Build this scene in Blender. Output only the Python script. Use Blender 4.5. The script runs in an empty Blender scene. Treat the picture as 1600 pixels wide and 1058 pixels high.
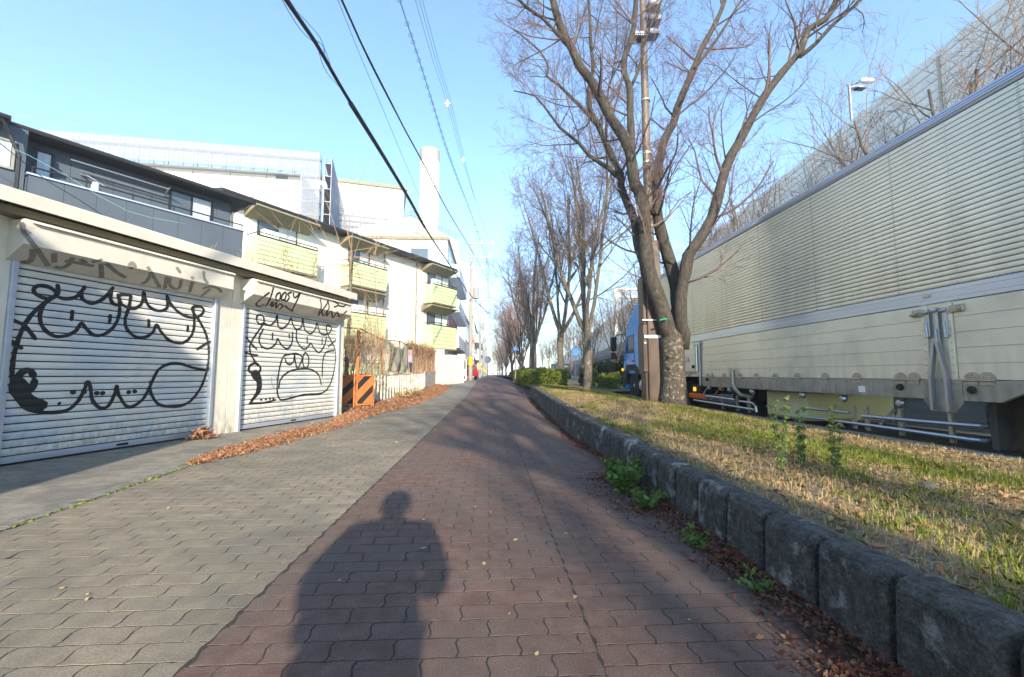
import bpy, math, random
import numpy as np
from mathutils import Vector, Matrix
random.seed(7); RNG = np.random.default_rng(7)
C = bpy.context.scene.collection
PI = math.pi
# ------------------------------------------------------------ camera, sky, sun
F_PX = 665.0; CAM_H = 0.98
PITCH = math.atan(56/F_PX); YAW = math.atan(35/F_PX*math.cos(PITCH))
cam = bpy.data.cameras.new('camera'); cam.sensor_fit = 'HORIZONTAL'; cam.sensor_width = 36
cam.lens = 36*F_PX/1600; cam.clip_start = 0.02; cam.clip_end = 3000
camo = bpy.data.objects.new('camera', cam); C.objects.link(camo)
camo.location = (0, 0, CAM_H)
_F = Vector((math.sin(YAW)*math.cos(PITCH), math.cos(YAW)*math.cos(PITCH), math.sin(PITCH)))
camo.rotation_euler = _F.to_track_quat('-Z', 'Y').to_euler()
bpy.context.scene.camera = camo
SUN_AZ = math.radians(8.3); SUN_EL = math.radians(23)
w = bpy.data.worlds.new('World'); bpy.context.scene.world = w; w.use_nodes = True
nt = w.node_tree; bg = nt.nodes['Background']
sky = nt.nodes.new('ShaderNodeTexSky'); sky.sky_type = 'NISHITA'; sky.sun_disc = False
sky.sun_elevation = SUN_EL; sky.sun_rotation = PI - SUN_AZ
sky.air_density = 1.0; sky.dust_density = 0.45; sky.ozone_density = 0.6
tint = nt.nodes.new('ShaderNodeMix'); tint.data_type = 'RGBA'; tint.blend_type = 'MULTIPLY'; tint.inputs[0].default_value = 1; tint.inputs[7].default_value = (.80, 1.03, 1.2, 1)
nt.links.new(sky.outputs[0], tint.inputs[6]); nt.links.new(tint.outputs[2], bg.inputs[0]); bg.inputs[1].default_value = 0.15
sun = bpy.data.lights.new('sun', 'SUN'); sun.energy = 4.3; sun.angle = math.radians(0.9); sun.color = (1, .88, .70)
suno = bpy.data.objects.new('sun', sun); C.objects.link(suno)
SD = Vector((-math.sin(SUN_AZ)*math.cos(SUN_EL), math.cos(SUN_AZ)*math.cos(SUN_EL), -math.sin(SUN_EL)))
suno.rotation_euler = SD.to_track_quat('-Z', 'Y').to_euler(); suno.location = (0, -5, 20)
vs = bpy.context.scene.view_settings
vs.view_transform = 'Standard'; vs.look = 'None'; vs.gamma = 1; vs.use_curve_mapping = False; vs.exposure = 1.38

# ------------------------------------------------------------ survey helpers (rays from the viewpoint onto real planes)
_R = Vector((math.cos(YAW), -math.sin(YAW), 0)); _U = _R.cross(_F); _O = Vector((0, 0, CAM_H))
def ray(x, y): return _F + _R*((x-800)/F_PX) - _U*((y-529)/F_PX)
def onZ(x, y, z=0.): r = ray(x, y); return _O + r*((z-CAM_H)/r.z)
def onX(x, y, X): r = ray(x, y); return _O + r*(X/r.x)
def onY(x, y, Y): r = ray(x, y); return _O + r*(Y/r.y)
def onP(x, y, p, th, d=0.):
    n = Vector((math.cos(th), -math.sin(th), 0)); r = ray(x, y); p = Vector((p[0], p[1], 0))+n*d
    t = (p-_O).dot(n)/r.dot(n); q = _O+r*t
    return (q.x-p.x)*math.sin(th)+(q.y-p.y)*math.cos(th), q.z

# ------------------------------------------------------------ materials
def lin(c): return tuple(((v+.055)/1.055)**2.4 if v > .04045 else v/12.92 for v in c)
MATS = {}
def mat(name, col, col2=None, rough=.8, scale=6., bump=0., bscale=40., metal=0., island=0., spec=.4, detail=5., split=(.35, .65),
        dirt=None, dscale=1.2, dsplit=(.5, .7), aniso=None, speck=0., sscale=140, trans=0., alpha=1., emit=0.):
    if name in MATS: return MATS[name]
    m = bpy.data.materials.new(name); m.use_nodes = True; t = m.node_tree; L = t.links
    b = t.nodes['Principled BSDF']; b.inputs['Roughness'].default_value = rough; b.inputs['Metallic'].default_value = metal
    b.inputs['Specular IOR Level'].default_value = spec
    if trans: b.inputs['Transmission Weight'].default_value = trans
    if alpha < 1: b.inputs['Alpha'].default_value = alpha
    geo = t.nodes.new('ShaderNodeNewGeometry')
    vec = geo.outputs['Position']
    if aniso:
        mp = t.nodes.new('ShaderNodeMapping'); mp.inputs['Scale'].default_value = aniso; L.new(vec, mp.inputs[0]); vec = mp.outputs[0]
    def noise(s, d=5.):
        n = t.nodes.new('ShaderNodeTexNoise'); n.inputs['Scale'].default_value = s; n.inputs['Detail'].default_value = d
        n.inputs['Roughness'].default_value = .62; L.new(vec, n.inputs['Vector']); return n.outputs[0]
    def ramp(src, a, c):
        r = t.nodes.new('ShaderNodeMapRange'); r.inputs[1].default_value = a; r.inputs[2].default_value = c; L.new(src, r.inputs[0]); return r.outputs[0]
    def mix(fac, a, c):
        x = t.nodes.new('ShaderNodeMix'); x.data_type = 'RGBA'
        if isinstance(fac, float): x.inputs[0].default_value = fac
        else: L.new(fac, x.inputs[0])
        for s, v in ((6, a), (7, c)):
            if isinstance(v, tuple): x.inputs[s].default_value = (*v, 1)
            else: L.new(v, x.inputs[s])
        return x.outputs[2]
    out = tuple(col)
    if col2: out = mix(ramp(noise(scale, detail), *split), tuple(col), tuple(col2))
    if dirt: out = mix(ramp(noise(dscale), *dsplit), out, tuple(dirt))
    if island:
        r = t.nodes.new('ShaderNodeMapRange'); r.inputs[3].default_value = 1-island; r.inputs[4].default_value = 1+island
        L.new(geo.outputs['Random Per Island'], r.inputs[0])
        h = t.nodes.new('ShaderNodeHueSaturation'); L.new(r.outputs[0], h.inputs['Value'])
        if isinstance(out, tuple): h.inputs['Color'].default_value = (*out, 1)
        else: L.new(out, h.inputs['Color'])
        out = h.outputs[0]
    if speck:
        q1 = t.nodes.new('ShaderNodeMapRange'); q1.inputs[1].default_value = .32; q1.inputs[2].default_value = .68; q1.inputs[3].default_value = 1-speck; q1.inputs[4].default_value = 1+speck
        L.new(noise(sscale, 3), q1.inputs[0]); h2 = t.nodes.new('ShaderNodeHueSaturation'); L.new(q1.outputs[0], h2.inputs['Value'])
        if isinstance(out, tuple): h2.inputs['Color'].default_value = (*out, 1)
        else: L.new(out, h2.inputs['Color'])
        out = h2.outputs[0]
    if isinstance(out, tuple): b.inputs['Base Color'].default_value = (*out, 1)
    else: L.new(out, b.inputs['Base Color'])
    if emit:
        b.inputs['Emission Color'].default_value = (*col, 1); b.inputs['Emission Strength'].default_value = emit
    if bump:
        bn = t.nodes.new('ShaderNodeBump'); bn.inputs['Strength'].default_value = 1; bn.inputs['Distance'].default_value = bump
        L.new(noise(bscale, 6), bn.inputs['Height']); L.new(bn.outputs[0], b.inputs['Normal'])
    MATS[name] = m; return m
def leafmat(name, cols, trans=.25, rough=.6):
    m = bpy.data.materials.new(name); m.use_nodes = True; t = m.node_tree; L = t.links
    b = t.nodes['Principled BSDF']; b.inputs['Roughness'].default_value = rough; b.inputs['Specular IOR Level'].default_value = .25
    g = t.nodes.new('ShaderNodeNewGeometry'); r = t.nodes.new('ShaderNodeValToRGB'); e = r.color_ramp
    while len(e.elements) < len(cols): e.elements.new(.5)
    for i, c in enumerate(cols): e.elements[i].position = i/(len(cols)-1); e.elements[i].color = (*c, 1)
    L.new(g.outputs['Random Per Island'], r.inputs[0]); L.new(r.outputs[0], b.inputs['Base Color'])
    tr = t.nodes.new('ShaderNodeBsdfTranslucent'); L.new(r.outputs[0], tr.inputs[0])
    mx = t.nodes.new('ShaderNodeMixShader'); mx.inputs[0].default_value = trans
    L.new(b.outputs[0], mx.inputs[1]); L.new(tr.outputs[0], mx.inputs[2])
    L.new(mx.outputs[0], t.nodes['Material Output'].inputs[0]); MATS[name] = m; return m

# ------------------------------------------------------------ mesh builder
class MB:
    def __init__(s): s.v = []; s.f = []
    def add(s, vs, fs):
        o = len(s.v); s.v += [tuple(p) for p in vs]; s.f += [tuple(i+o for i in f) for f in fs]; return s
    def box(s, x0, x1, y0, y1, z0, z1, bev=0.):
        if x0 > x1: x0, x1 = x1, x0
        if y0 > y1: y0, y1 = y1, y0
        if z0 > z1: z0, z1 = z1, z0
        if bev <= 0:
            return s.add([(x0,y0,z0),(x1,y0,z0),(x1,y1,z0),(x0,y1,z0),(x0,y0,z1),(x1,y0,z1),(x1,y1,z1),(x0,y1,z1)],
              [(0,3,2,1),(4,5,6,7),(0,1,5,4),(1,2,6,5),(2,3,7,6),(3,0,4,7)])
        b = min(bev, (x1-x0)*.49, (y1-y0)*.49, (z1-z0)*.49)
        vs = []
        for z, k in ((z0, b), (z0+b, 0), (z1-b, 0), (z1, b)):
            vs += [(x0+k+(b if k == 0 else 0), y0+k, z), (x1-k-(b if k == 0 else 0), y0+k, z), (x1-k, y0+k+(b if k == 0 else 0), z), (x1-k, y1-k-(b if k == 0 else 0), z),
                   (x1-k-(b if k == 0 else 0), y1-k, z), (x0+k+(b if k == 0 else 0), y1-k, z), (x0+k, y1-k-(b if k == 0 else 0), z), (x0+k, y0+k+(b if k == 0 else 0), z)]
        fs = [tuple(reversed(range(8))), tuple(range(24, 32))]
        for r in range(3):
            for i in range(8): j = (i+1) % 8; fs.append((r*8+i, r*8+j, r*8+8+j, r*8+8+i))
        return s.add(vs, fs)
    def tube(s, pts, rad, n=8, cap=True):
        pts = [Vector(p) for p in pts]
        if not hasattr(rad, '__len__'): rad = [rad]*len(pts)
        base = len(s.v); up = None
        for i, p in enumerate(pts):
            d = (pts[min(i+1, len(pts)-1)]-pts[max(i-1, 0)])
            if d.length < 1e-9: d = Vector((0, 0, 1))
            d.normalize()
            if up is None: up = Vector((1, 0, 0)) if abs(d.x) < .8 else Vector((0, 1, 0))
            a = (up - d*up.dot(d)); 
            if a.length < 1e-6: a = d.orthogonal()
            a.normalize(); up = a; b = d.cross(a)
            for k in range(n):
                t = 2*PI*k/n; q = p+a*(math.cos(t)*rad[i])+b*(math.sin(t)*rad[i]); s.v.append((q.x, q.y, q.z))
        for i in range(len(pts)-1):
            for k in range(n):
                j = (k+1) % n; s.f.append((base+i*n+k, base+i*n+j, base+i*n+n+j, base+i*n+n+k))
        if cap:
            s.f.append(tuple(base+k for k in reversed(range(n)))); e = base+(len(pts)-1)*n; s.f.append(tuple(e+k for k in range(n)))
        return s
    def prism(s, poly, axis, a0, a1):
        # poly: list of 2D points; axis 'x','y','z' = extrusion axis
        def P(u, v, a): return {'x': (a, u, v), 'y': (u, a, v), 'z': (u, v, a)}[axis]
        n = len(poly); vs = [P(u, v, a0) for u, v in poly]+[P(u, v, a1) for u, v in poly]
        fs = [tuple(reversed(range(n))), tuple(range(n, 2*n))]+[(i, (i+1) % n, n+(i+1) % n, n+i) for i in range(n)]
        return s.add(vs, fs)
    def disc(s, c, r, axis, h, n=16):
        c = Vector(c); a = {'x': Vector((1,0,0)), 'y': Vector((0,1,0)), 'z': Vector((0,0,1))}[axis] if isinstance(axis, str) else Vector(axis).normalized()
        return s.tube([c-a*h/2, c+a*h/2], r, n)
    def lathe(s, prof, c, axis='z', n=16):
        base = len(s.v); c = Vector(c)
        for r, h in prof:
            for k in range(n):
                t = 2*PI*k/n; u, v = r*math.cos(t), r*math.sin(t)
                s.v.append(tuple(c+Vector({'z': (u, v, h), 'x': (h, u, v), 'y': (v, h, u)}[axis])))
        for i in range(len(prof)-1):
            for k in range(n): j = (k+1) % n; s.f.append((base+i*n+k, base+i*n+j, base+i*n+n+j, base+i*n+n+k))
        s.f.append(tuple(base+k for k in reversed(range(n)))); e = base+(len(prof)-1)*n; s.f.append(tuple(e+k for k in range(n)))
        return s
    def mesh(s, name, m, smooth=False, off=None):
        me = bpy.data.meshes.new(name); v = s.v
        if off is not None: v = [(a-off[0], b-off[1], c-off[2]) for a, b, c in v]
        me.from_pydata(v, [], s.f); me.materials.append(m)
        if smooth: me.polygons.foreach_set('use_smooth', [True]*len(me.polygons))
        me.update(); return me
    def build(s, name, m, parent=None, world=False, smooth=False):
        off = parent.location if (world and parent is not None) else None
        me = s.mesh(name, m, smooth, off)
        return link(name, me, parent)
def link(name, me, parent=None, loc=(0,0,0), rz=0.):
    o = bpy.data.objects.new(name, me); C.objects.link(o); o.location = loc
    if rz: o.rotation_euler = (0, 0, rz)
    if parent is not None: o.parent = parent
    return o
def smooth_by_angle(o, a=40):
    try:
        o.data.polygons.foreach_set('use_smooth', [True]*len(o.data.polygons)); o.data.set_sharp_from_angle(angle=math.radians(a))
    except Exception: pass
    return o
def tag(o, label=None, cat=None, group=None, kind=None):
    if label: o['label'] = label
    if cat: o['category'] = cat
    if group: o['group'] = group
    if kind: o['kind'] = kind
    return o
def thing(name, label, cat, loc=(0,0,0), rz=0., group=None):
    o = bpy.data.objects.new(name, None); C.objects.link(o); o.empty_display_size = .2
    o.location = loc; o.rotation_euler = (0, 0, rz); return tag(o, label, cat, group)
def kids(o): return [c for c in bpy.data.objects if c.parent == o]
def copy_tree(o, loc, rz, label, parent=None):
    allk = {}
    for c in bpy.data.objects:
        if c.parent: allk.setdefault(c.parent, []).append(c)
    def rec(a, par):
        c = a.copy(); C.objects.link(c)
        if par is not None: c.parent = par
        for k in allk.get(a, []): rec(k, c)
        return c
    r = rec(o, None); r.location = loc; r.rotation_euler = (0, 0, rz); r['label'] = label; return r
def np_mesh(name, V, faces_n, m, parent=None, mats=None, midx=None):
    """V: (N*k,3) verts; every k consecutive verts one polygon"""
    k = faces_n; n = len(V)//k; me = bpy.data.meshes.new(name)
    me.vertices.add(len(V)); me.vertices.foreach_set('co', np.asarray(V, dtype=np.float32).ravel())
    me.loops.add(n*k); me.loops.foreach_set('vertex_index', np.arange(n*k, dtype=np.int32))
    me.polygons.add(n); me.polygons.foreach_set('loop_start', np.arange(0, n*k, k, dtype=np.int32))
    try: me.polygons.foreach_set('loop_total', np.full(n, k, dtype=np.int32))
    except Exception: pass
    for x in (mats or [m]): me.materials.append(x)
    if midx is not None: me.polygons.foreach_set('material_index', np.asarray(midx, dtype=np.int32))
    me.update(calc_edges=True); return link(name, me, parent)

def ss(a, b, x): t = np.clip((x-a)/(b-a), 0, 1); return t*t*(3-2*t)
def gp(Y): return .45*ss(14, 40, np.asarray(Y, dtype=float))
def gpf(Y): return float(gp(Y))
def interp(x, pts): return float(np.interp(x, [p[0] for p in pts], [p[1] for p in pts]))
def wall_x(Y): return interp(Y, [(-20, 1.3), (4, 1.3), (7, 1.3), (12, 1.48), (18.4, 1.74), (60, 2.0), (300, 2.2)])
def wall_h(Y): return interp(Y, [(-20, .33), (3, .33), (6, .38), (10, .45), (18.4, .53)])
def _n2(x, y, s=1.): return np.sin(x*1.7*s+1.3*np.sin(y*1.1*s))*np.cos(y*1.3*s+.7*np.sin(x*2.1*s))
def gz(x, y):   # soil height of the planting strip
    x = np.asarray(x, dtype=float); y = np.asarray(y, dtype=float)
    wt = np.interp(y, [-20, 3, 6, 10, 18.4, 40], [.30, .30, .35, .42, .50, .72])
    t = np.clip((x-1.5)/2.9, 0, 1)
    far = ss(17, 20, y)
    r = wt*(1-t)+.25*t + .12*np.sin(PI*t)**1.2*ss(3, 8, y)
    r = np.where(x > 4.4, .25+gp(y)*.8, r+gp(y)*.2*t)
    return r+.012*_n2(x, y, 3)+.008*_n2(x, y, 9)
# ------------------------------------------------------------ palette
M_asph = mat('asphalt', (.055,.055,.057), (.085,.083,.08), rough=.9, scale=30, bump=.004, bscale=150, dirt=(.11,.105,.1), dscale=.6)
M_ground = mat('far_ground', (.16,.15,.14), (.22,.21,.19), rough=.95, scale=3)
M_red = mat('red_paver_concrete', (.098,.057,.045), (.145,.09,.071), rough=.92, speck=.3, scale=10, bump=.0015, bscale=200, island=.09, dirt=(.105,.085,.07), dscale=1.1, dsplit=(.42,.7))
M_grey = mat('grey_paver_concrete', (.182,.15,.108), (.245,.208,.15), rough=.92, speck=.28, scale=10, bump=.0018, bscale=200, island=.12, dirt=(.12,.11,.088), dscale=1.3, dsplit=(.4,.7))
M_joint = mat('joint_sand', (.022,.02,.016), (.045,.04,.03), rough=.95, scale=50)
M_apron = mat('apron_concrete', (.17,.152,.12), (.26,.235,.19), rough=.93, speck=.3, scale=7, bump=.003, bscale=120, dirt=(.12,.115,.1), dscale=1.6, dsplit=(.48,.7))
M_kerb = mat('kerb_concrete', (.14,.13,.105), (.25,.235,.2), rough=.92, speck=.3, scale=14, bump=.004, bscale=90, dirt=(.08,.078,.07), dscale=4)
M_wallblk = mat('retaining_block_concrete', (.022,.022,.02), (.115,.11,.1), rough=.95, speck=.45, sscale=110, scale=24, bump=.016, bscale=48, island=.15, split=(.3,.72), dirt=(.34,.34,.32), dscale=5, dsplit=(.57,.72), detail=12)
M_soil = mat('strip_soil', (.13,.095,.06), (.24,.185,.12), rough=.95, speck=.4, sscale=90, scale=18, bump=.006, bscale=60, dirt=(.06,.085,.03), dscale=1.6, dsplit=(.48,.62))
M_cream = mat('cream_painted_steel', (.62,.585,.5), (.7,.665,.585), rough=.55, scale=4, bump=.0006, bscale=60, dirt=(.45,.41,.34), dscale=2.2, dsplit=(.55,.85))
M_white = mat('white_render', (.72,.7,.64), (.78,.76,.71), rough=.85, scale=1.5, bump=.002, bscale=60)
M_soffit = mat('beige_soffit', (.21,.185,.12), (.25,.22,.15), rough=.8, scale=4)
M_dark = mat('dark_metal', (.03,.03,.033), rough=.45, metal=.3)
M_black = mat('black_rubber', (.018,.018,.019), (.03,.03,.03), rough=.75, scale=20)
M_under = mat('underbody_paint', (.03,.03,.032), (.06,.055,.05), rough=.8, scale=6)
M_glass = mat('window_glass', (.07,.09,.11), rough=.06, spec=.9)
M_glasslt = mat('window_glass_with_curtain', (.34,.42,.48), (.48,.54,.58), rough=.12, spec=.8, scale=3, aniso=(6,6,.3))
M_conc = mat('pole_concrete', (.27,.26,.25), (.34,.33,.31), rough=.85, scale=8)
M_spray = mat('black_spray_paint', (.012,.012,.014), (.02,.02,.022), rough=.5, scale=30)
M_sprayf = mat('faded_spray_paint', (.2,.18,.155), (.32,.3,.26), rough=.7, scale=9)
M_bark = mat('grey_bark', (.034,.029,.023), (.078,.066,.053), rough=.92, scale=20, bump=.012, bscale=55, dirt=(.15,.13,.1), dscale=9, dsplit=(.6,.7), aniso=(1,1,.5))
M_barklt = mat('pale_bark', (.08,.067,.052), (.15,.13,.1), rough=.92, scale=16, bump=.01, bscale=50, dirt=(.32,.28,.21), dscale=8, dsplit=(.56,.68))
M_barktr = mat('flaking_trunk_bark', (.04,.034,.028), (.1,.084,.066), rough=.93, scale=20, bump=.02, bscale=38, dirt=(.25,.205,.15), dscale=13, dsplit=(.55,.64))
M_twig = mat('bare_twigs', (.11,.075,.07), (.17,.12,.11), rough=.9, scale=2)
M_twiglt = mat('pale_brown_twigs', (.14,.1,.08), (.2,.145,.12), rough=.9, scale=2)
M_twigred = mat('reddish_twigs', (.25,.15,.12), (.32,.21,.17), rough=.9, scale=2)
M_vine = mat('dry_vine', (.25,.15,.085), (.38,.27,.16), rough=.9, scale=6)
M_green_leaf = leafmat('hedge_leaves', [(.07,.12,.015), (.15,.2,.025), (.28,.31,.045), (.1,.14,.02)])
M_dkgreen_leaf = leafmat('dark_hedge_leaves', [(.012,.03,.008), (.025,.05,.012), (.05,.08,.02)])
M_grass = leafmat('green_grass', [(.1,.15,.015), (.17,.23,.025), (.3,.33,.06), (.13,.19,.02)], .35)
M_straw = leafmat('dry_grass', [(.5,.36,.17), (.36,.24,.11), (.58,.46,.25), (.4,.31,.13)], .25)
M_dleaf = leafmat('fallen_leaves', [(.28,.11,.06), (.38,.18,.09), (.2,.085,.05), (.42,.25,.13), (.13,.065,.045)], .15)
M_rleaf = leafmat('shade_darkened_leaves', [(.12,.035,.03), (.18,.07,.04), (.07,.028,.024), (.24,.13,.07), (.04,.022,.018)], .15)  # darker than the other leaves: shade at the wall foot put into the colour
M_weed = leafmat('weed_leaves', [(.06,.12,.03), (.13,.22,.06), (.09,.17,.03)], .3)
M_alu = mat('ribbed_aluminium', (.74,.7,.58), (.8,.76,.64), rough=.3, metal=.4, scale=1.5, spec=.6)
M_alub = mat('smooth_aluminium', (.5,.56,.66), (.58,.64,.74), rough=.3, metal=.55, scale=2, aniso=(1,.2,6))
M_panel = mat('pale_body_panel', (.76,.7,.54), (.8,.74,.58), rough=.33, metal=.2, scale=1.2, dirt=(.54,.5,.41), dscale=1.5, dsplit=(.5,.8), spec=.6)
M_beam = mat('dusty_frame_beam', (.33,.3,.25), (.42,.385,.33), rough=.55, metal=.2, scale=5, dirt=(.22,.18,.14), dscale=7, dsplit=(.55,.75))
M_chrome = mat('bright_steel', (.42,.45,.5), rough=.3, metal=.7)
M_steel = mat('worn_steel', (.36,.32,.25), (.5,.46,.38), rough=.4, metal=.5, scale=22, bump=.001, bscale=120)
M_blue = mat('blue_cab_paint', (.03,.3,.74), (.04,.33,.78), rough=.22, spec=.7, scale=2)
M_orange = mat('orange_reflector', (.75,.13,.01), rough=.3)
M_amber = mat('amber_lamp', (.9,.45,.02), rough=.25, emit=.6)
M_rust = mat('orange_rusty_steel', (.45,.14,.04), (.55,.2,.06), rough=.75, scale=12, dirt=(.22,.09,.04), dscale=7, dsplit=(.5,.68), bump=.002, bscale=90)
M_brown = mat('brown_painted_steel', (.075,.05,.037), (.095,.064,.047), rough=.5, scale=5, spec=.35)
M_darksid = mat('dark_grey_siding', (.066,.086,.112), (.078,.1,.128), rough=.7, scale=1, bump=.001, bscale=40)
M_roofdk = mat('dark_roof_metal', (.035,.032,.03), rough=.45, metal=.2)
M_lime = mat('pale_green_siding', (.47,.57,.3), (.51,.61,.34), rough=.7, scale=2)
M_hoarding = mat('white_sheet_cladding', (.74,.74,.72), (.78,.78,.76), rough=.8, scale=.3)
M_scaf = mat('scaffold_steel', (.2,.21,.24), rough=.5, metal=.3)
M_meshsheet = mat('blue_white_safety_mesh', (.4,.43,.5), rough=.95, alpha=.26)
M_barrier = mat('sound_barrier_panel', (.78,.78,.73), (.82,.82,.77), rough=.6, scale=.5, metal=.1)
M_barrierc = mat('expressway_concrete', (.2,.19,.17), (.27,.255,.23), rough=.9, scale=.6)
M_signblue = mat('blue_sign_face', (.03,.2,.55), rough=.4)
M_signwhite = mat('white_sign_face', (.8,.8,.8), rough=.5)
M_redp = mat('red_paint', (.5,.04,.03), rough=.4)
M_yellow = mat('yellow_paint', (.75,.5,.03), rough=.6)
M_cable = mat('black_cable', (.012,.013,.016), rough=.5)
M_wire = mat('green_grey_wire', (.03,.07,.08), rough=.5)

def grime(m, z0, z1, col, amt=.75, scale=9., streak=(1, 1, .15)):
    '''dirt splashed up from the ground: a stain that stays with the surface'''
    t = m.node_tree; L = t.links; b = t.nodes['Principled BSDF']; old = b.inputs['Base Color'].links[0].from_socket
    g = t.nodes.new('ShaderNodeNewGeometry'); s = t.nodes.new('ShaderNodeSeparateXYZ'); L.new(g.outputs['Position'], s.inputs[0])
    r = t.nodes.new('ShaderNodeMapRange'); r.inputs[1].default_value = z0; r.inputs[2].default_value = z1; r.inputs[3].default_value = 1; r.inputs[4].default_value = 0; L.new(s.outputs[2], r.inputs[0])
    mp = t.nodes.new('ShaderNodeMapping'); mp.inputs['Scale'].default_value = streak; L.new(g.outputs['Position'], mp.inputs[0])
    n = t.nodes.new('ShaderNodeTexNoise'); n.inputs['Scale'].default_value = scale; n.inputs['Detail'].default_value = 8; L.new(mp.outputs[0], n.inputs['Vector'])
    q = t.nodes.new('ShaderNodeMapRange'); q.inputs[1].default_value = .38; q.inputs[2].default_value = .66; q.inputs[4].default_value = amt; L.new(n.outputs[0], q.inputs[0])
    a = t.nodes.new('ShaderNodeMath'); a.operation = 'MULTIPLY'; L.new(r.outputs[0], a.inputs[0]); L.new(q.outputs[0], a.inputs[1])
    x = t.nodes.new('ShaderNodeMix'); x.data_type = 'RGBA'; L.new(a.outputs[0], x.inputs[0]); L.new(old, x.inputs[6]); x.inputs[7].default_value = (*col, 1)
    L.new(x.outputs[2], b.inputs['Base Color'])
grime(M_panel, .9, 1.5, (.45,.4,.3), .35, 12); grime(M_beam, .6, 1.0, (.12,.09,.065), .7, 16); grime(M_alu, 1.9, 4.2, (.5,.47,.4), .35, 7, (1, 1, .1))
grime(M_cream, 0, .6, (.25,.21,.16), .8, 14, (1, 1, .4)); grime(M_white, 0, 9.5, (.55,.53,.47), .5, 3, (1, 1, .12))
# ------------------------------------------------------------ ground sheets
def sheet(name, xl, xr, ys, zf, m, nx=2, parent=None):
    V = []; Fc = []
    for y in ys:
        a, b = xl(y), xr(y)
        for i in range(nx+1):
            x = a+(b-a)*i/nx; V.append((x, y, zf(x, y)))
    n = nx+1
    for j in range(len(ys)-1):
        for i in range(nx): Fc.append((j*n+i, j*n+i+1, j*n+n+i+1, j*n+n+i))
    mb = MB(); mb.add(V, Fc); return mb.build(name, m, parent, smooth=True)
YS = [-60, -30, -20, -10, -5, 0, 5, 10, 12, 14, 16, 18, 20, 22, 25, 28, 31, 34, 37, 40, 44, 60, 100, 200, 400, 1200]
K = lambda v: (lambda y: v)
tag(sheet('ground', K(-1200), K(1200), YS, lambda x, y: gpf(y)-.06, M_ground), kind='structure')
def edge_x(Y): return interp(Y, [(-20, -3.0), (0, -3.02), (3, -3.06), (5.3, -3.24), (9, -3.0), (14, -2.75), (22, -2.3), (38, -1.75), (80, -1.75), (400, -1.9)])
YP = [y for y in YS if y <= 400]
YD = sorted(set([-20, -10, -5, 0] + [i*.5 for i in range(0, 30)] + list(range(15, 45, 1)) + [60, 100, 200, 400]))
tag(sheet('apron', lambda y: -40, edge_x, YD, lambda x, y: gpf(y)-.012, M_apron, nx=3), kind='structure')
grey = tag(sheet('grey_pavement', edge_x, K(-1.025), YD, lambda x, y: gpf(y)-.0014, M_joint), kind='structure')
redp = tag(sheet('red_pavement', K(-1.025), lambda y: wall_x(y)+.12, YD, lambda x, y: gpf(y)-.0012, M_joint), kind='structure')
road = tag(sheet('road', K(4.55), K(60), YS, lambda x, y: .1+gpf(y), M_asph), kind='structure')
# paving stones with wavy interlocking edges
PL, PW = .2250, .1125
def paver_outline(L, Wd):
    h, v = L/2, Wd/2; pts = []
    def S(t): return .006*math.sin(2*PI*t)
    for i in range(5): t = i/4; pts.append((-h+L*t, -v+.0035*math.sin(4*PI*t+1.57)*0 + (.003 if i % 2 else -.0015)))
    for i in range(1, 5): t = i/4; pts.append((h+[0, .0075, .0, -.0075, 0][i], -v+Wd*t+(.0 if i < 4 else .001)))
    for i in range(1, 5): t = i/4; pts.append((h-L*t, v+(.003 if i % 2 else -.0015)))
    for i in range(1, 4): t = i/4; pts.append((-h+[0, -.0075, 0, .0075][i], v-Wd*t))
    return pts
def paver_mb(L=PL, Wd=PW, gap=.0030):
    o = paver_outline(L, Wd); n = len(o); gx = .0036; k0x, k0y = (L-2*gx)/L, (Wd-2*gap)/Wd; kx, ky = (L-2*gx-.002)/L, (Wd-2*gap-.002)/Wd
    vs = [(x*k0x, y*k0y, -.03) for x, y in o]+[(x*k0x, y*k0y, -.0006) for x, y in o]+[(x*kx, y*ky, 0) for x, y in o]
    fs = [tuple(range(2*n, 3*n))]
    for i in range(n):
        j = (i+1) % n; fs += [(i, j, n+j, n+i), (n+i, n+j, 2*n+j, 2*n+i)]
    return vs, fs
PV, PF = paver_mb()
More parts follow.
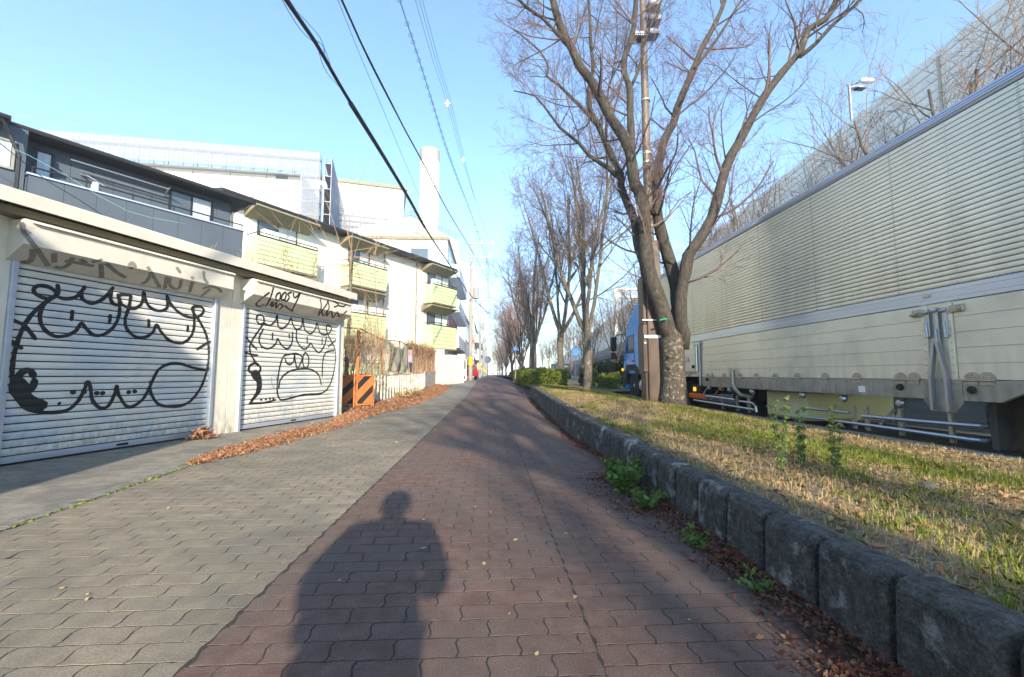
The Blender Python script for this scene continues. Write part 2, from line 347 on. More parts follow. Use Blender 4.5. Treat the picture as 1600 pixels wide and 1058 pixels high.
def lay(parent, mtl, name, xl, xr, y0, y1, ymax_flat, label_n=300):
    pv = []; rows = int((y1-y0)/PW)
    for r in range(rows):
        y = y0+r*PW; off = (PL/2 if r % 2 else 0)
        a, b = xl(y), xr(y)
        i0 = math.floor((a-off)/PL)-1
        for i in range(i0, i0+400):
            cx = i*PL+off
            lo, hi = max(cx-PL/2, a), min(cx+PL/2, b)
            if cx-PL/2 > b: break
            if hi-lo < .03: continue
            pv.append(((lo+hi)/2, y+PW/2, hi-lo))
    me = None
    P0 = parent
    cams = []
    for p in pv:
        d = Vector((p[0], p[1], -CAM_H)); rx = d.dot(_R)/max(d.dot(_F), 1e-3); ry = d.dot(_U)/max(d.dot(_F), 1e-3)
        vis = d.dot(_F) > .1 and abs(rx)*F_PX < 830 and abs(ry)*F_PX < 560
        cams.append((0 if vis else 1, p[1]*p[1]+p[0]*p[0]*.3))
    order = sorted(range(len(pv)), key=lambda i: cams[i])
    full = [i for i in order if pv[i][2] > PL*.97]
    single = set(full[:label_n])
    mb = MB(); mb.add(PV, PF); me = mb.mesh(name, mtl)
    rest = []
    for i in single:
        x, y, L = pv[i]; o = link(name, me, P0, (x, y, random.uniform(-.0006, .0008)+gpf(y)))
        o.rotation_euler = (random.gauss(0, .004), random.gauss(0, .003), random.gauss(0, .005))
    base = np.array(PV); nf = len(PV)
    mb2 = MB(); allv = []; 
    idx = [i for i in range(len(pv)) if i not in single]
    V = np.zeros((len(idx), nf, 3))
    for q, i in enumerate(idx):
        x, y, L = pv[i]; s = L/PL; V[q] = base*np.array([s, 1, 1])
        V[q, :, 2] += V[q, :, 0]*random.gauss(0, .003)+V[q, :, 1]*random.gauss(0, .004)+random.uniform(-.0006, .0008)+gpf(y)
        V[q, :, 0] += x; V[q, :, 1] += y
    me2 = bpy.data.meshes.new('paving_stones'); fs = []
    for q in range(len(idx)): fs += [tuple(a+q*nf for a in f) for f in PF]
    me2.from_pydata(V.reshape(-1, 3).tolist(), [], fs); me2.materials.append(mtl)
    o = link('paving_stones', me2, P0); o['kind'] = 'stuff'
lay(grey, M_grey, 'paver', edge_x, K(-1.027), .7, 17, 14)
lay(redp, M_red, 'paver', K(-1.021), lambda y: .385, .9, 17, 14, 300)
# right-hand strip of the red path, laid after the seam
def lay2():
    pv = MB(); rows = int(16/PW)
    for r in range(rows):
        y = .9+r*PW+.04; off = PL/2 if r % 2 else 0
        for i in range(0, 7):
            lo = .389+i*PL-off; hi = lo+PL; lo = max(lo, .389); hi = min(hi, wall_x(y)+.03)
            if hi-lo < .03: continue
            s = (hi-lo)/PL; x = (lo+hi)/2; dz = random.uniform(-.0006, .0008)+gpf(y)
            pv.add([(a*s+x, b+y+PW/2, c+dz) for a, b, c in PV], PF)
    o = pv.build('paving_stones', M_red, redp); o['kind'] = 'stuff'
lay2()
# far pavement surface where joints can no longer be told apart
def brickmat(name, c1, c2, mort):
    m = bpy.data.materials.new(name); m.use_nodes = True; t = m.node_tree; b = t.nodes['Principled BSDF']; b.inputs['Roughness'].default_value = .9
    g = t.nodes.new('ShaderNodeNewGeometry'); br = t.nodes.new('ShaderNodeTexBrick'); t.links.new(g.outputs['Position'], br.inputs['Vector'])
    br.inputs['Color1'].default_value = (*c1, 1); br.inputs['Color2'].default_value = (*c2, 1); br.inputs['Mortar'].default_value = (*mort, 1)
    br.inputs['Scale'].default_value = 1; br.inputs['Brick Width'].default_value = PL; br.inputs['Row Height'].default_value = PW; br.inputs['Mortar Size'].default_value = .004
    t.links.new(br.outputs[0], b.inputs['Base Color']); return m
YF = [16.95]+[y for y in YD if y > 16.95]
o = sheet('far_paving', edge_x, K(-1.027), YF, lambda x, y: gpf(y)-.001, brickmat('far_grey_paving', (.19,.175,.145), (.24,.22,.18), (.1,.095,.08)), parent=grey); o['kind'] = 'stuff'
o = sheet('far_paving', K(-1.021), lambda y: wall_x(y)+.05, YF, lambda x, y: gpf(y)-.001, brickmat('far_red_paving', (.13,.078,.07), (.165,.105,.092), (.07,.05,.045)), parent=redp); o['kind'] = 'stuff'
# concrete edging between apron and grey pavers
kb = thing('kerb_line', 'low concrete edging between the garage apron and the grey pavers', 'kerb', (0, 0, 0)); del kb['category']; del kb['label']; kb['kind'] = 'structure'
for i in range(-2, 14):
    y = i*.6; mb = MB(); x0, x1 = edge_x(y)-.13, edge_x(y+.6)-.13
    mb.add([(x0, y+.006, -.1), (x0+.125, y+.006, -.1), (x1+.125, y+.594, -.1), (x1, y+.594, -.1), (x0, y+.006, .004), (x0+.125, y+.006, .002), (x1+.125, y+.594, .002), (x1, y+.594, .004)],
           [(0,3,2,1),(4,5,6,7),(0,1,5,4),(1,2,6,5),(2,3,7,6),(3,0,4,7)])
    mb.build('kerbstone', M_kerb, kb)
# planting strip soil
ysS = [-12, -8, -5, -3, -1]+[i*.05 for i in range(0, 160)]+[8+i*.12 for i in range(0, 100)]+[20+i for i in range(0, 30, 2)]+[60, 100, 200, 400]
tag(sheet('planting_strip', lambda y: wall_x(y)+.1, K(4.42), ysS, lambda x, y: float(gz(x, y))-.004, M_soil, nx=56), kind='structure')
tag(sheet('far_planting_strip', K(4.42), lambda y: 4.43+2.4*float(ss(17, 19, y)), [17, 17.5, 18, 18.5, 19, 20, 22, 26, 30, 40, 60, 100, 300], lambda x, y: .24+gpf(y)*.8, M_soil, nx=4), kind='structure')
# road-side kerb
kr = thing('roadside_kerb', None, None, (0, 0, 0)); kr['kind'] = 'structure'
for i in range(-3, 30):
    y = i*.6; MB().box(4.42, 4.57, y+.004, y+.596, -.05, .27, .012).build('kerbstone', M_kerb, kr)
# ------------------------------------------------------------ retaining wall of precast blocks
rw = thing('retaining_wall', 'low dark weathered concrete retaining wall along the right edge of the red path', 'wall', (1.3, 0, 0))
def blk(y0, y1, h, x, x2):
    mb = MB(); b = .022; L = y1-y0
    prof = [(0, 0), (.014, h-.035), (.03, h-.008), (.06, h), (.155, h-.004), (.17, h-.015), (.17, 0)]
    ys = [(y0+.007, .034), (y0+.007+.006, .012), (y0+.007+b, 0), ((y0*2+y1)/3, -.002), ((y0+y1*2)/3, -.001), (y1-.007-b, 0), (y1-.007-.006, .012), (y1-.007, .034)]
    n = len(prof); vs = []
    for y, ins in ys:
        xx = x+(x2-x)*(y-y0)/L
        for (u, z) in prof:
            jit = random.gauss(0, .0015)
            vs.append((xx+u+(ins if u < .1 else -ins), y, z-(ins*.6 if z > .1 else 0)+jit))
    fs = [tuple(reversed(range(n))), tuple(range((len(ys)-1)*n, len(ys)*n))]
    for j in range(len(ys)-1):
        for i in range(n): k = (i+1) % n; fs.append((j*n+i, j*n+k, j*n+n+k, j*n+n+i))
    return mb.add(vs, fs)
BL = .326; y = -2.19
while y < 18.2:
    hh = wall_h(y)+random.gauss(0, .004)
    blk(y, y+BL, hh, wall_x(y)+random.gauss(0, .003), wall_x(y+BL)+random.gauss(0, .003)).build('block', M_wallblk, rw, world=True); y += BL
# ------------------------------------------------------------ garages
TG = math.radians(17); PG = (-4.40, 7.78)
def W(x, y, d=0.): return onP(x, y, PG, TG, d)
def sprof(z, pitch=.0865):
    t = (z/pitch) % 1.
    return .0 if t < .12 else .007*(1-(2*(t-.12)/.88-1)**2)
def slat_mb(L, pitch=.0865):
    mb = MB(); pr = [(.0105, -.018), (.0107, 0)]
    for i in range(1, 8):
        t = i/8; z = .0105+(pitch-.0105)*t; pr.append((z, .007*(1-(2*t-1)**2)+.0))
    pr += [(pitch-.0005, -.018)]
    return mb.prism([(-d, z) for z, d in pr], 'x', 0, L)
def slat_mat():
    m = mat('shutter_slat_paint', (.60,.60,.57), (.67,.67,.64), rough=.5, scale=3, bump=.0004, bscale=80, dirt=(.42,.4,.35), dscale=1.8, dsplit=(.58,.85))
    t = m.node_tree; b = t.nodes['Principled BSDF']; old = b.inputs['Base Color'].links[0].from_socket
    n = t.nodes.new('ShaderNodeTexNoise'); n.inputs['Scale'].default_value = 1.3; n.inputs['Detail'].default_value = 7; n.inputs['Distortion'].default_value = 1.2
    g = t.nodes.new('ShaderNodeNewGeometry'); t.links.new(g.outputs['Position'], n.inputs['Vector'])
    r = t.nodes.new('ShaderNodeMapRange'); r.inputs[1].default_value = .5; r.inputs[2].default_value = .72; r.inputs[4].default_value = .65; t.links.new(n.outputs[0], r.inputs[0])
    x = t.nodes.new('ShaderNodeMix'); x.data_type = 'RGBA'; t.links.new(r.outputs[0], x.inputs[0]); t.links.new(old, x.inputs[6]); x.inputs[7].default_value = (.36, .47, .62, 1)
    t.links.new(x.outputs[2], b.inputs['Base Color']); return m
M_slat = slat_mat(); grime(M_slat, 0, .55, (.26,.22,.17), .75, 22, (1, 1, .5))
def catmull(pts, step):
    if len(pts) < 3: 
        a, b = Vector(pts[0]), Vector(pts[-1]); n = max(2, int((b-a).length/step)); return [a+(b-a)*i/n for i in range(n+1)]
    P = [Vector(p) for p in pts]; P = [P[0]*2-P[1]]+P+[P[-1]*2-P[-2]]; out = []
    for i in range(1, len(P)-2):
        n = max(2, int((P[i+1]-P[i]).length/step))
        for k in range(n):
            t = k/n; out.append(.5*((2*P[i])+(P[i+1]-P[i-1])*t+(2*P[i-1]-5*P[i]+4*P[i+1]-P[i+2])*t*t+(3*P[i]-P[i-1]-3*P[i+1]+P[i+2])*t**3))
    out.append(P[-2]); return out
def ribbon(mb, pts, w, depth, step=.014, w2=None):
    """flat paint stroke on a surface: pts (s,z); depth(s,z)->outward distance; local y = -d"""
    Q = catmull(pts, step); n = len(Q); base = len(mb.v); K5 = max(5, int(max(w, w2 or 0)/.007)+2)
    for i, q in enumerate(Q):
        d = (Q[min(i+1, n-1)]-Q[max(i-1, 0)]); d = d.normalized() if d.length > 1e-9 else Vector((1, 0))
        nn = Vector((-d.y, d.x)); ww = w if w2 is None else w+(w2-w)*i/(n-1)
        e = min(1., .45+min(i, n-1-i)*step/(ww*.6+1e-6)); ww = ww*e*(1+.07*math.sin(i*.35+len(pts)))
        for k in range(K5):
            p = q+nn*ww*(k/(K5-1)-.5); mb.v.append((p.x, -depth(p.x, p.y), p.y))
    for i in range(n-1):
        for k in range(K5-1): a = base+i*K5+k; mb.f.append((a, a+1, a+K5+1, a+K5))
def dot(mb, c, r, depth):
    base = len(mb.v); n = 12; mb.v.append((c[0], -depth(*c), c[1]))
    for k in range(n):
        t = 2*PI*k/n; p = (c[0]+r*math.cos(t), c[1]+r*.9*math.sin(t)); mb.v.append((p[0], -depth(*p), p[1]))
    for k in range(n): mb.f.append((base, base+1+k, base+1+(k+1) % n))
gloc = (PG[0], PG[1], 0)
def garage(label, s0, s1, e0, e1):
    """s0..s1 the shutter, e0..e1 the unit"""
    g = thing('garage', label, 'garage', gloc, PI/2-TG, 'shuttered garages in a row')
    back = 4.4
    wl = MB(); wl.box(e0+.005, e1-.005, back, back+.12, -.02, 2.84); wl.box(e0+.005, e0+.125, .08, back, -.02, 2.84); wl.box(e1-.125, e1-.005, .08, back, -.02, 2.84)
    wl.box(e0+.125, e1-.125, .06, .16, 2.24, 2.84); wl.build('wall', M_cream, g)
    MB().box(e0+.004, s0-.05, -.03, .12, -.02, 2.80, .004).build('pillar', M_cream, g)
    if e1-s1 > .06: MB().box(s1+.05, e1-.004, -.03, .12, -.02, 2.80, .004).build('pillar', M_cream, g)
    for a, b in ((s0-.05, s0), (s1, s1+.05)):
        MB().box(a+.001, b, -.065, .03, -.02, 2.23, .003).build('guide_rail', M_alub, g)
    # roof with fascia
    rf = MB(); rf.prism([(-.36, 2.78), (-.36, 2.93), (-.30, 2.96), (back+.2, 2.88), (back+.2, 2.82), (-.30, 2.84)], 'x', e0+.002, e1-.002) if False else rf.add(
        [(x, yy, zz) for x in (e0+.002, e1-.002) for yy, zz in ((-.36, 2.775), (-.36, 2.925), (-.33, 2.94), (back+.2, 2.9), (back+.2, 2.85), (-.30, 2.845), (-.34, 2.775))],
        [(0,6,5,4,3,2,1), (7,8,9,10,11,12,13)]+[(i, (i+1) % 7, 7+(i+1) % 7, 7+i) for i in range(7)])
    rf.build('roof', M_cream, g)
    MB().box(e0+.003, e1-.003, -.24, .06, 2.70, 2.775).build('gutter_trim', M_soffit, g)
    # shutter box (hood)
    pr = [(-.02, 2.66), (-.30, 2.66), (-.30, 2.385), (-.03, 2.225), (-.02, 2.225)]
    h = MB(); ys = [(a, b) for a, b in pr]; x0, x1 = s0-.1, s1+.1
    h.add([(x0, a, b) for a, b in ys]+[(x1, a, b) for a, b in ys], [(0,1,2,3,4), (9,8,7,6,5)]+[(i, 5+i, 5+(i+1) % 5, (i+1) % 5) for i in range(5)])
    hd = h.build('shutter_hood', M_cream, g)
    MB().box(x0+.05, x1, -.335, -.30, 2.625, 2.645).build('drip_strip', M_white, hd)
    # slats
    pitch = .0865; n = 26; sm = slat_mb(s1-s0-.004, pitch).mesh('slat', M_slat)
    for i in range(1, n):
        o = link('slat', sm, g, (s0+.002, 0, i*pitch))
    MB().box(s0+.003, s1-.003, .012, .03, .02, 2.24).build('slat_joint_backing', M_dark, g)
    bb = MB().box(s0+.003, s1-.003, -.016, .02, .012, .084, .004).build('bottom_bar', M_alub, g)
    c = (s0+s1)/2
    MB().box(c-.07, c+.07, -.024, -.016, .035, .065, .003).build('handle', M_dark, bb)
    MB().box(c-.03, c+.03, -.014, -.004, .94, .965, .003).build('lock', M_steel, g)
    return g
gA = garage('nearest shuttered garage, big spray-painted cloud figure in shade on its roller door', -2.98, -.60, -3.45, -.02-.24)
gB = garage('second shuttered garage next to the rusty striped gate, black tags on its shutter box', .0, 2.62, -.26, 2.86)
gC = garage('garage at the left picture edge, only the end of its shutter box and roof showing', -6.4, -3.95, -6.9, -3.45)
def dep(s, z): return sprof(z)+.0035
def strokes(g, org, sc, lst, w, name='graffiti', m=M_spray, depth=dep, plane=0., step=.014):
    mb = MB()
    for st in lst:
        ww = w; w2 = None
        if isinstance(st, tuple) and isinstance(st[0], (int, float)) : st = [st]
        if isinstance(st, dict): ww, w2, st = st['w'], st.get('w2'), st['p']
        P = [W(org[0]+x/sc, org[1]+y/sc, plane) for x, y in st]
        if len(P) == 1: dot(mb, P[0], ww*.75, depth)
        else: ribbon(mb, P, ww, depth, step, w2)
    return mb.build(name, m, g)
S1 = [[(235,300),(238,340),(205,362),(158,350),(136,325),(160,308),(205,316),(230,345),(190,375),(140,415),(100,470),(70,540),(52,620),(48,700),(60,760),(100,810),(150,828),(220,832),(280,820),(320,785),(345,740),(360,705),(372,730),(380,780),(410,812),(445,805),(470,760),(480,722),(490,760),(520,805),(550,805),(590,775),(620,720),(650,660),(690,634),(740,630),(800,648),(850,656),(880,640)],
 [(622,700),(620,745),(650,795),(700,808),(750,803),(790,780),(830,725),(855,650),(862,580),(850,510),(820,450),(795,415),(797,396),(830,396),(840,415),(815,437),(780,438),(740,420),(705,385),(688,350),(690,395),(665,412),(630,405),(605,380),(592,335),(585,378),(560,400),(530,400),(500,385)],
 [(228,350),(265,362),(310,355),(340,325),(352,308)], [(335,325),(338,360),(375,382),(420,365),(450,335),(468,312)], [(462,318),(455,360),(470,385),(500,388)], [(500,385),(490,350),(520,345),(540,350)],
 [(215,350),(180,385),(163,430),(175,480),(220,515),(270,515),(310,495),(335,462),(350,480),(385,512),(430,508),(470,475),(490,430),(492,380),(485,340)],
 [(298,408),(293,455)],[(455,426),(450,464)],
 [(540,345),(530,400),(515,450),(525,490),(560,520),(600,520),(630,500),(645,470),(665,500),(700,535),(750,545),(785,520),(800,480),(800,430),(795,395)],
 [(613,446),(613,480)],[(775,470),(773,500)],
 [(40,445),(100,475),(148,533)],[(28,525),(60,548),(92,570)],[(810,573),(855,545),(885,532)],
 {'w':.07,'p':[(140,690),(125,662),(95,662),(72,690),(75,730),(90,750),(120,740),(138,715),(140,690)]},
 {'w':.17,'w2':.13,'p':[(78,690),(78,735),(105,775),(150,800),(195,800)]},
 [(300,748)],[(345,747)],[(398,752)],[(422,752)],[(530,748)],[(555,745)],[(236,793),(250,796)]]
strokes(gA, (0, 330), 2.645, S1, .043)
S2 = [[(245,330),(250,298),(285,298),(292,340),(265,352),(245,330)],[(292,345),(240,420),(205,480),(205,530),(230,580),(262,620)],
 [(290,345),(330,360),(365,330),(377,295),(383,365),(410,380),(445,350),(465,315),(478,360),(500,385),(530,370),(540,315),(552,385),(590,412),(620,380),(630,345),(648,405),(680,420),(715,400),(720,372),(695,358),(690,390),(705,430),(740,500),(748,560),(738,650),(710,740),(660,790),(550,800),(420,832),(388,820),(376,760),(390,640),(415,560),(450,545),(500,540),(535,562),(525,600),(505,632),(492,590),(487,545),(480,590),(455,608),(435,595),(425,565)],
 [(385,760),(400,700),(450,655),(520,637),(590,640),(640,675),(658,740)],[(540,560),(555,533),(575,560),(575,610),(555,634),(540,600),(540,560)],
 [(662,690),(668,580),(690,530),(740,520)],[(290,380),(262,440),(275,490),(320,508),(365,480),(380,445),(400,480),(440,508),(470,470),(475,400)],
 [(500,385),(500,450),(530,500),(560,508),(590,475),(610,505),(645,532),(680,480),(690,430)],
 [(348,405),(345,457)],[(452,412),(455,444)],[(567,430),(567,475)],[(663,440),(662,482)],
 [(178,435),(215,480),(250,515)],[(170,533),(215,545),(255,550)],[(700,497),(725,475),(752,450)],
 {'w':.05,'p':[(262,615),(235,600),(205,615),(195,645),(225,665),(262,655),(270,630),(262,615)]},
 {'w':.19,'w2':.04,'p':[(215,660),(245,680),(262,720),(255,780),(205,852)]},[(195,855),(290,852),(370,832)],
 [(275,832)],[(305,830)],[(330,826)],[(352,825)]]
strokes(gB, (340, 420), 4.068, S2, .036)
strokes(gB, (340, 420), 4.068, [[(340,690),(345,740),(375,765),(370,690),(345,675)]], .02, m=M_sprayf); strokes(gB, (340, 420), 4.068, [[(470,795),(472,925)]], .012, m=M_sprayf)
# tags on the hoods: pixels fall on the front face or on the sloped underside
def hood_stroke(g, org, sc, lst, w, m):
    mb = MB()
    for st in lst:
        P = catmull(st, 4)
        pts = []
        for p in P:
            x, y = org[0]+p.x/sc, org[1]+p.y/sc
            s, z = W(x, y, .30)
            if z >= 2.385: pts.append(Vector((s, -.3025, z))); continue
            lo, hi = .03, .30
            for _ in range(22):
                md = (lo+hi)/2; s, z = W(x, y, md); zs = 2.225+(md-.03)*.16/.27
                if z > zs: lo = md
                else: hi = md
            pts.append(Vector((s, -(md+.002), zs-.003)))
        base = len(mb.v); n = len(pts)
        for i, q in enumerate(pts):
            d = pts[min(i+1, n-1)]-pts[max(i-1, 0)]
            nrm = Vector((0, -1, 0)) if q.y < -.301 else Vector((0, -.51, -.86))
            side = d.cross(nrm); side = side.normalized() if side.length > 1e-7 else Vector((1, 0, 0))
            for k in (-.5, .5): mb.v.append(tuple(q+side*w*k))
        for i in range(n-1): a = base+2*i; mb.f.append((a, a+1, a+3, a+2))
    return mb.build('graffiti', m, g)
hA = [[(380,520),(385,610),(345,670),(285,680),(260,660)],[(430,512),(500,620),(570,720)],[(640,570),(640,680)],[(860,620),(800,710),(710,745),(650,725)],[(950,640),(1015,685)],[(760,660),(900,682),(1110,722)],[(1080,675),(1150,660),(1215,655)],[(1190,690),(1200,860)],[(1250,690),(1370,790),(1480,860)],[(250,200),(280,320),(340,400),(420,500)],[(260,290),(300,340),(345,310)]]
hood_stroke(gA, (0, 320), 7.555, hA, .05, M_sprayf)
hA2 = [[(240,430),(210,500),(165,545),(140,535)],[(200,375),(240,440),(330,590)],[(400,480),(380,600)],[(430,490),(430,560),(480,600),(530,590),(550,510)],[(665,530),(635,640)],[(770,600),(850,580),(930,600),(965,640)],[(850,600),(790,650),(760,680)],[(780,420),(790,500),(825,550)],[(500,380),(540,440)],[(20,340),(50,340),(70,370),(40,388),(15,370),(20,340)],[(650,475),(665,495),(680,480)]]
hood_stroke(gA, (200, 360), 6.61, hA2, .045, M_sprayf)
hB = [[(355,118),(340,170),(315,225),(300,240)],[(330,150),(290,180),(245,222),(265,238),(300,222)],[(395,150),(375,165),(370,195),(390,200),(400,170),(395,150)],[(430,148),(412,165),(405,195),(425,195),(435,165),(430,148)],[(470,150),(445,160),(455,180),(440,205),(425,200)],[(480,150),(485,180),(500,180),(525,150)],[(525,155),(505,200),(468,272)],
 [(330,235),(350,208),(345,243),(372,212),(370,250),(395,222),(412,238),(392,258),(425,235),(445,250),(480,270)],
 [(652,190),(658,240),(640,292)],[(640,300),(690,230),(700,205)],[(700,200),(708,245),(690,285)],[(735,205),(768,228),(740,245)],[(770,235),(800,240),(815,225)],[(660,250),(672,300),(700,262),(692,302),(722,268),(732,312),(760,275),(775,305),(822,268)]]
hood_stroke(gB, (340, 420), 4.068, hB, .035, M_spray)
MB().box(1.25, 1.42, -.304, -.301, 2.53, 2.56).build('small_sticker', M_signwhite, gB)
# leaves gathered at the pillar foot come later

# ------------------------------------------------------------ dark house behind the garages
TH = math.radians(35); PH = (-7.6, 13.2)
hs = thing('dark_grey_house', 'two-storey dark grey house with long upper balcony behind the nearest garage', 'house', (PH[0], PH[1], 0), PI/2-TH)
wl = MB(); wl.box(-4.45, 0, .9, 7, 0, 6.55); wl.box(-13, -4.45, .3, 7, 0, 6.45); wl.build('wall', M_darksid, hs)
for i in range(11):   # siding panels of the wall above the balcony
    x0 = -4.44+i*.405; MB().box(x0+.004, x0+.401, .885, .9, 5.45, 6.52).build('siding_panel', M_darksid, hs)
bal = MB().box(-4.43, -.0, -.0, .9, 2.9, 5.36).build('balcony', M_darksid, hs)
for i in range(8):
    x0 = -4.43+i*.554
    for z0, z1 in ((2.9, 3.72), (3.725, 4.52), (4.525, 5.355)): MB().box(x0+.003, x0+.55, -.014, -.001, z0+.003, z1-.003).build('siding_panel', M_darksid, bal)
MB().box(-4.47, .03, -.05, .08, 5.36, 5.40).build('coping', M_alub, bal)
rl = MB(); rl.tube([(-4.4, .02, 5.56), (.0, .02, 5.56)], .02, 8)
for i in range(6): rl.tube([(-4.38+i*.87, .02, 5.38), (-4.38+i*.87, .02, 5.56)], .014, 6)
rl.build('rail', M_dark, hs)
rf = MB(); rf.add([(x, yy, zz) for x in (-4.75, .45) for yy, zz in ((.45, 6.46), (.45, 6.60), (3.5, 7.3), (7.4, 6.4), (7.4, 6.25))], [(4,3,2,1,0), (5,6,7,8,9)]+[(i, (i+1) % 5, 5+(i+1) % 5, 5+i) for i in range(5)])
rf.add([(x, yy, zz) for x in (-13.5, -4.76) for yy, zz in ((-.05, 6.38), (-.05, 6.52), (3.5, 7.35), (7.4, 6.45), (7.4, 6.3))], [(4,3,2,1,0), (5,6,7,8,9)]+[(i, (i+1) % 5, 5+(i+1) % 5, 5+i) for i in range(5)])
rf.build('roof', M_roofdk, hs)
gt = MB(); gt.tube([(-4.75, .38, 6.5), (.5, .38, 6.49)], .05, 8); gt.tube([(-13, -.12, 6.44), (-4.8, -.12, 6.43)], .05, 8)
gt.tube([(.42, .38, 6.48), (.3, .5, 6.3), (.06, .85, 6.2), (.06, .85, 3)], .03, 6); gt.tube([(-4.9, -.1, 6.4), (-4.75, .0, 6.1), (-4.6, -.06, 5.7), (-4.6, -.06, 3)], .035, 6); gt.build('gutter', M_dark, hs)
def window(par, x0, x1, z0, z1, y, panes=2, m=M_glass, fm=M_dark):
    fr = MB(); t = .045
    fr.box(x0, x1, y-.03, y+.02, z1-t, z1); fr.box(x0, x1, y-.03, y+.02, z0, z0+t); fr.box(x0, x0+t, y-.03, y+.02, z0+t, z1-t); fr.box(x1-t, x1, y-.03, y+.02, z0+t, z1-t)
    if panes > 1: c = (x0+x1)/2; fr.box(c-t/2, c+t/2, y-.025, y+.02, z0+t, z1-t)
    f = fr.build('window', fm, par)
    for k in range(panes):
        a = x0+t+(x1-x0-2*t)*k/panes; b = x0+t+(x1-x0-2*t)*(k+1)/panes
        MB().box(a+.012, b-.012, y-.004, y+.012, z0+t+.002, z1-t-.002).build('pane', m if not isinstance(m, (list, tuple)) else m[k], f)
    return f
window(hs, -1.62, -.5, 5.55, 6.33, .88, 2, [M_glass, M_glasslt])
window(hs, -4.25, -3.92, 5.6, 6.3, .88, 1, M_glasslt); window(hs, -5.0, -4.62, 5.45, 6.1, .28, 1, M_glasslt, M_steel)
dp = MB(); dp.tube([(-3.7, .6, 6.2), (-1.75, .6, 6.2)], .018, 6); dp.tube([(-3.5, .75, 6.05), (-1.75, .75, 6.02)], .014, 6); dp.tube([(-1.74, .9, 6.05), (-1.74, .5, 6.2)], .02, 6); dp.tube([(-3.45, .9, 6.0), (-3.4, .55, 5.9), (-3.0, .5, 5.7)], .02, 6)
dp.build('laundry_poles', M_chrome, hs)
MB().box(-3.42, -3.3, -.03, .1, 5.38, 5.6, .02).build('laundry_clip', M_signwhite, hs)

# ------------------------------------------------------------ apartment block
TA = math.radians(33); PA = (-9.4, 20.0)
ap = thing('apartment_block', 'white three-storey apartment block with pale green balconies behind the garages and the fence', 'apartment building', (PA[0], PA[1], 0), PI/2-TA)
MB().box(-2.5, 13.0, 1.0, 9, -.1, 8.62).build('wall', M_white, ap)
MB().box(13.0, 13.9, 2.2, 9, -.1, 8.5).build('side_wall', M_white, ap)
rf = MB(); rf.add([(x, yy, zz) for x in (-2.8, 13.3) for yy, zz in ((.35, 8.60), (.35, 8.80), (5, 9.6), (9.4, 8.8), (9.4, 8.6))], [(4,3,2,1,0), (5,6,7,8,9)]+[(i, (i+1) % 5, 5+(i+1) % 5, 5+i) for i in range(5)])
rf.build('roof', M_roofdk, ap)
MB().tube([(-2.8, .28, 8.66), (13.35, .28, 8.64)], .06, 8).build('gutter', M_dark, ap)
def balcony(x0, x1, zt, zb, hood=None):
    b = MB().box(x0, x1, 0.03, 1.0, zb, zt-.0).build('balcony', M_lime, ap)
    n = 6
    for i in range(n):
        a = zb+(zt-zb)*i/n; c = zb+(zt-zb)*(i+1)/n
        mb = MB(); mb.add([(x0-.02, -.0, a+.012), (x1+.02, -.0, a+.012), (x1+.02, .028, c-.008), (x0-.02, .028, c-.008), (x0-.02, .03, a+.012), (x1+.02, .03, a+.012), (x1+.02, .031, c-.008), (x0-.02, .031, c-.008)],
            [(0,1,2,3),(7,6,5,4),(0,4,5,1),(2,6,7,3),(1,5,6,2),(0,3,7,4)]); mb.build('board', M_lime, b)
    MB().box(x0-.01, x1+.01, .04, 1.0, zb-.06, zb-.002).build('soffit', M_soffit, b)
    r = MB(); r.tube([(x0, .05, zt+.16), (x1, .05, zt+.16)], .025, 6); r.tube([(x0, .05, zt+.16), (x0, .95, zt+.16)], .025, 6)
    k = int((x1-x0)/.8)
    for i in range(k+1): r.tube([(x0+(x1-x0)*i/k, .05, zt), (x0+(x1-x0)*i/k, .05, zt+.16)], .018, 6)
    r.box(x0-.03, x1+.03, -.02, .1, zt+.0, zt+.035); r.build('rail', M_dark, b)
    window(ap, x0+.45, x1-.5, zt-.7, zt+1.1, .98, 2, [M_glass, M_glasslt])
    if hood:
        h = MB(); h.add([(x0-.15, .0, hood), (x1+.1, .0, hood-.02), (x1+.1, .99, hood-.35), (x0-.15, .99, hood-.35), (x0-.15, .0, hood+.08), (x1+.1, .0, hood+.06), (x1+.1, .99, hood+.06), (x0-.15, .99, hood+.08)],
            [(0,3,2,1),(4,5,6,7),(0,1,5,4),(1,2,6,5),(2,3,7,6),(3,0,4,7)]); hb = h.build('hood', M_soffit, ap)
for x0, x1 in ((-1.4, 1.5), (3.65, 6.1), (10.3, 12.85)):
    balcony(x0, x1, 7.1, 5.85, 8.42); balcony(x0, x1, 4.32, 3.05 if x0 < 10 else 2.75, 5.62); 
    if x0 < 10: balcony(x0, x1, 1.6, .4, 2.9)
for x in (-2.2, 6.75, 9.6): MB().tube([(x, .93, 8.5), (x, .93, .2)], .045, 8).build('drain_pipe', M_soffit, ap)
for x0, z in ((4.2, 4.35), (10.9, 7.12), (-.9, 7.12)): 
    u_ = MB().box(x0, x0+.75, .5, .8, z-.02, z+.5, .02).build('air_conditioner_unit', M_signwhite, ap)
# laundry: two dark cloths on the lower right balcony
for i in range(2): MB().box(12.05+i*.3, 12.23+i*.3, .03, .06, 4.2, 4.75, .01).build('towel', mat('towel_cloth', (.1,.02,.04), rough=.9), ap)
MB().box(11.9, 13.1, -.12, .9, 0, 2.35).build('meter_cabinet', M_cream, ap)
MB().box(7.2, 11.4, -.1, .9, 0, 2.7).build('ground_floor_wall', M_cream, ap)
for i in range(2): MB().box(13.15+i*.55, 13.66+i*.55, .3, .42, .25, 2.35, .01).build('gate_leaf', M_white, ap)

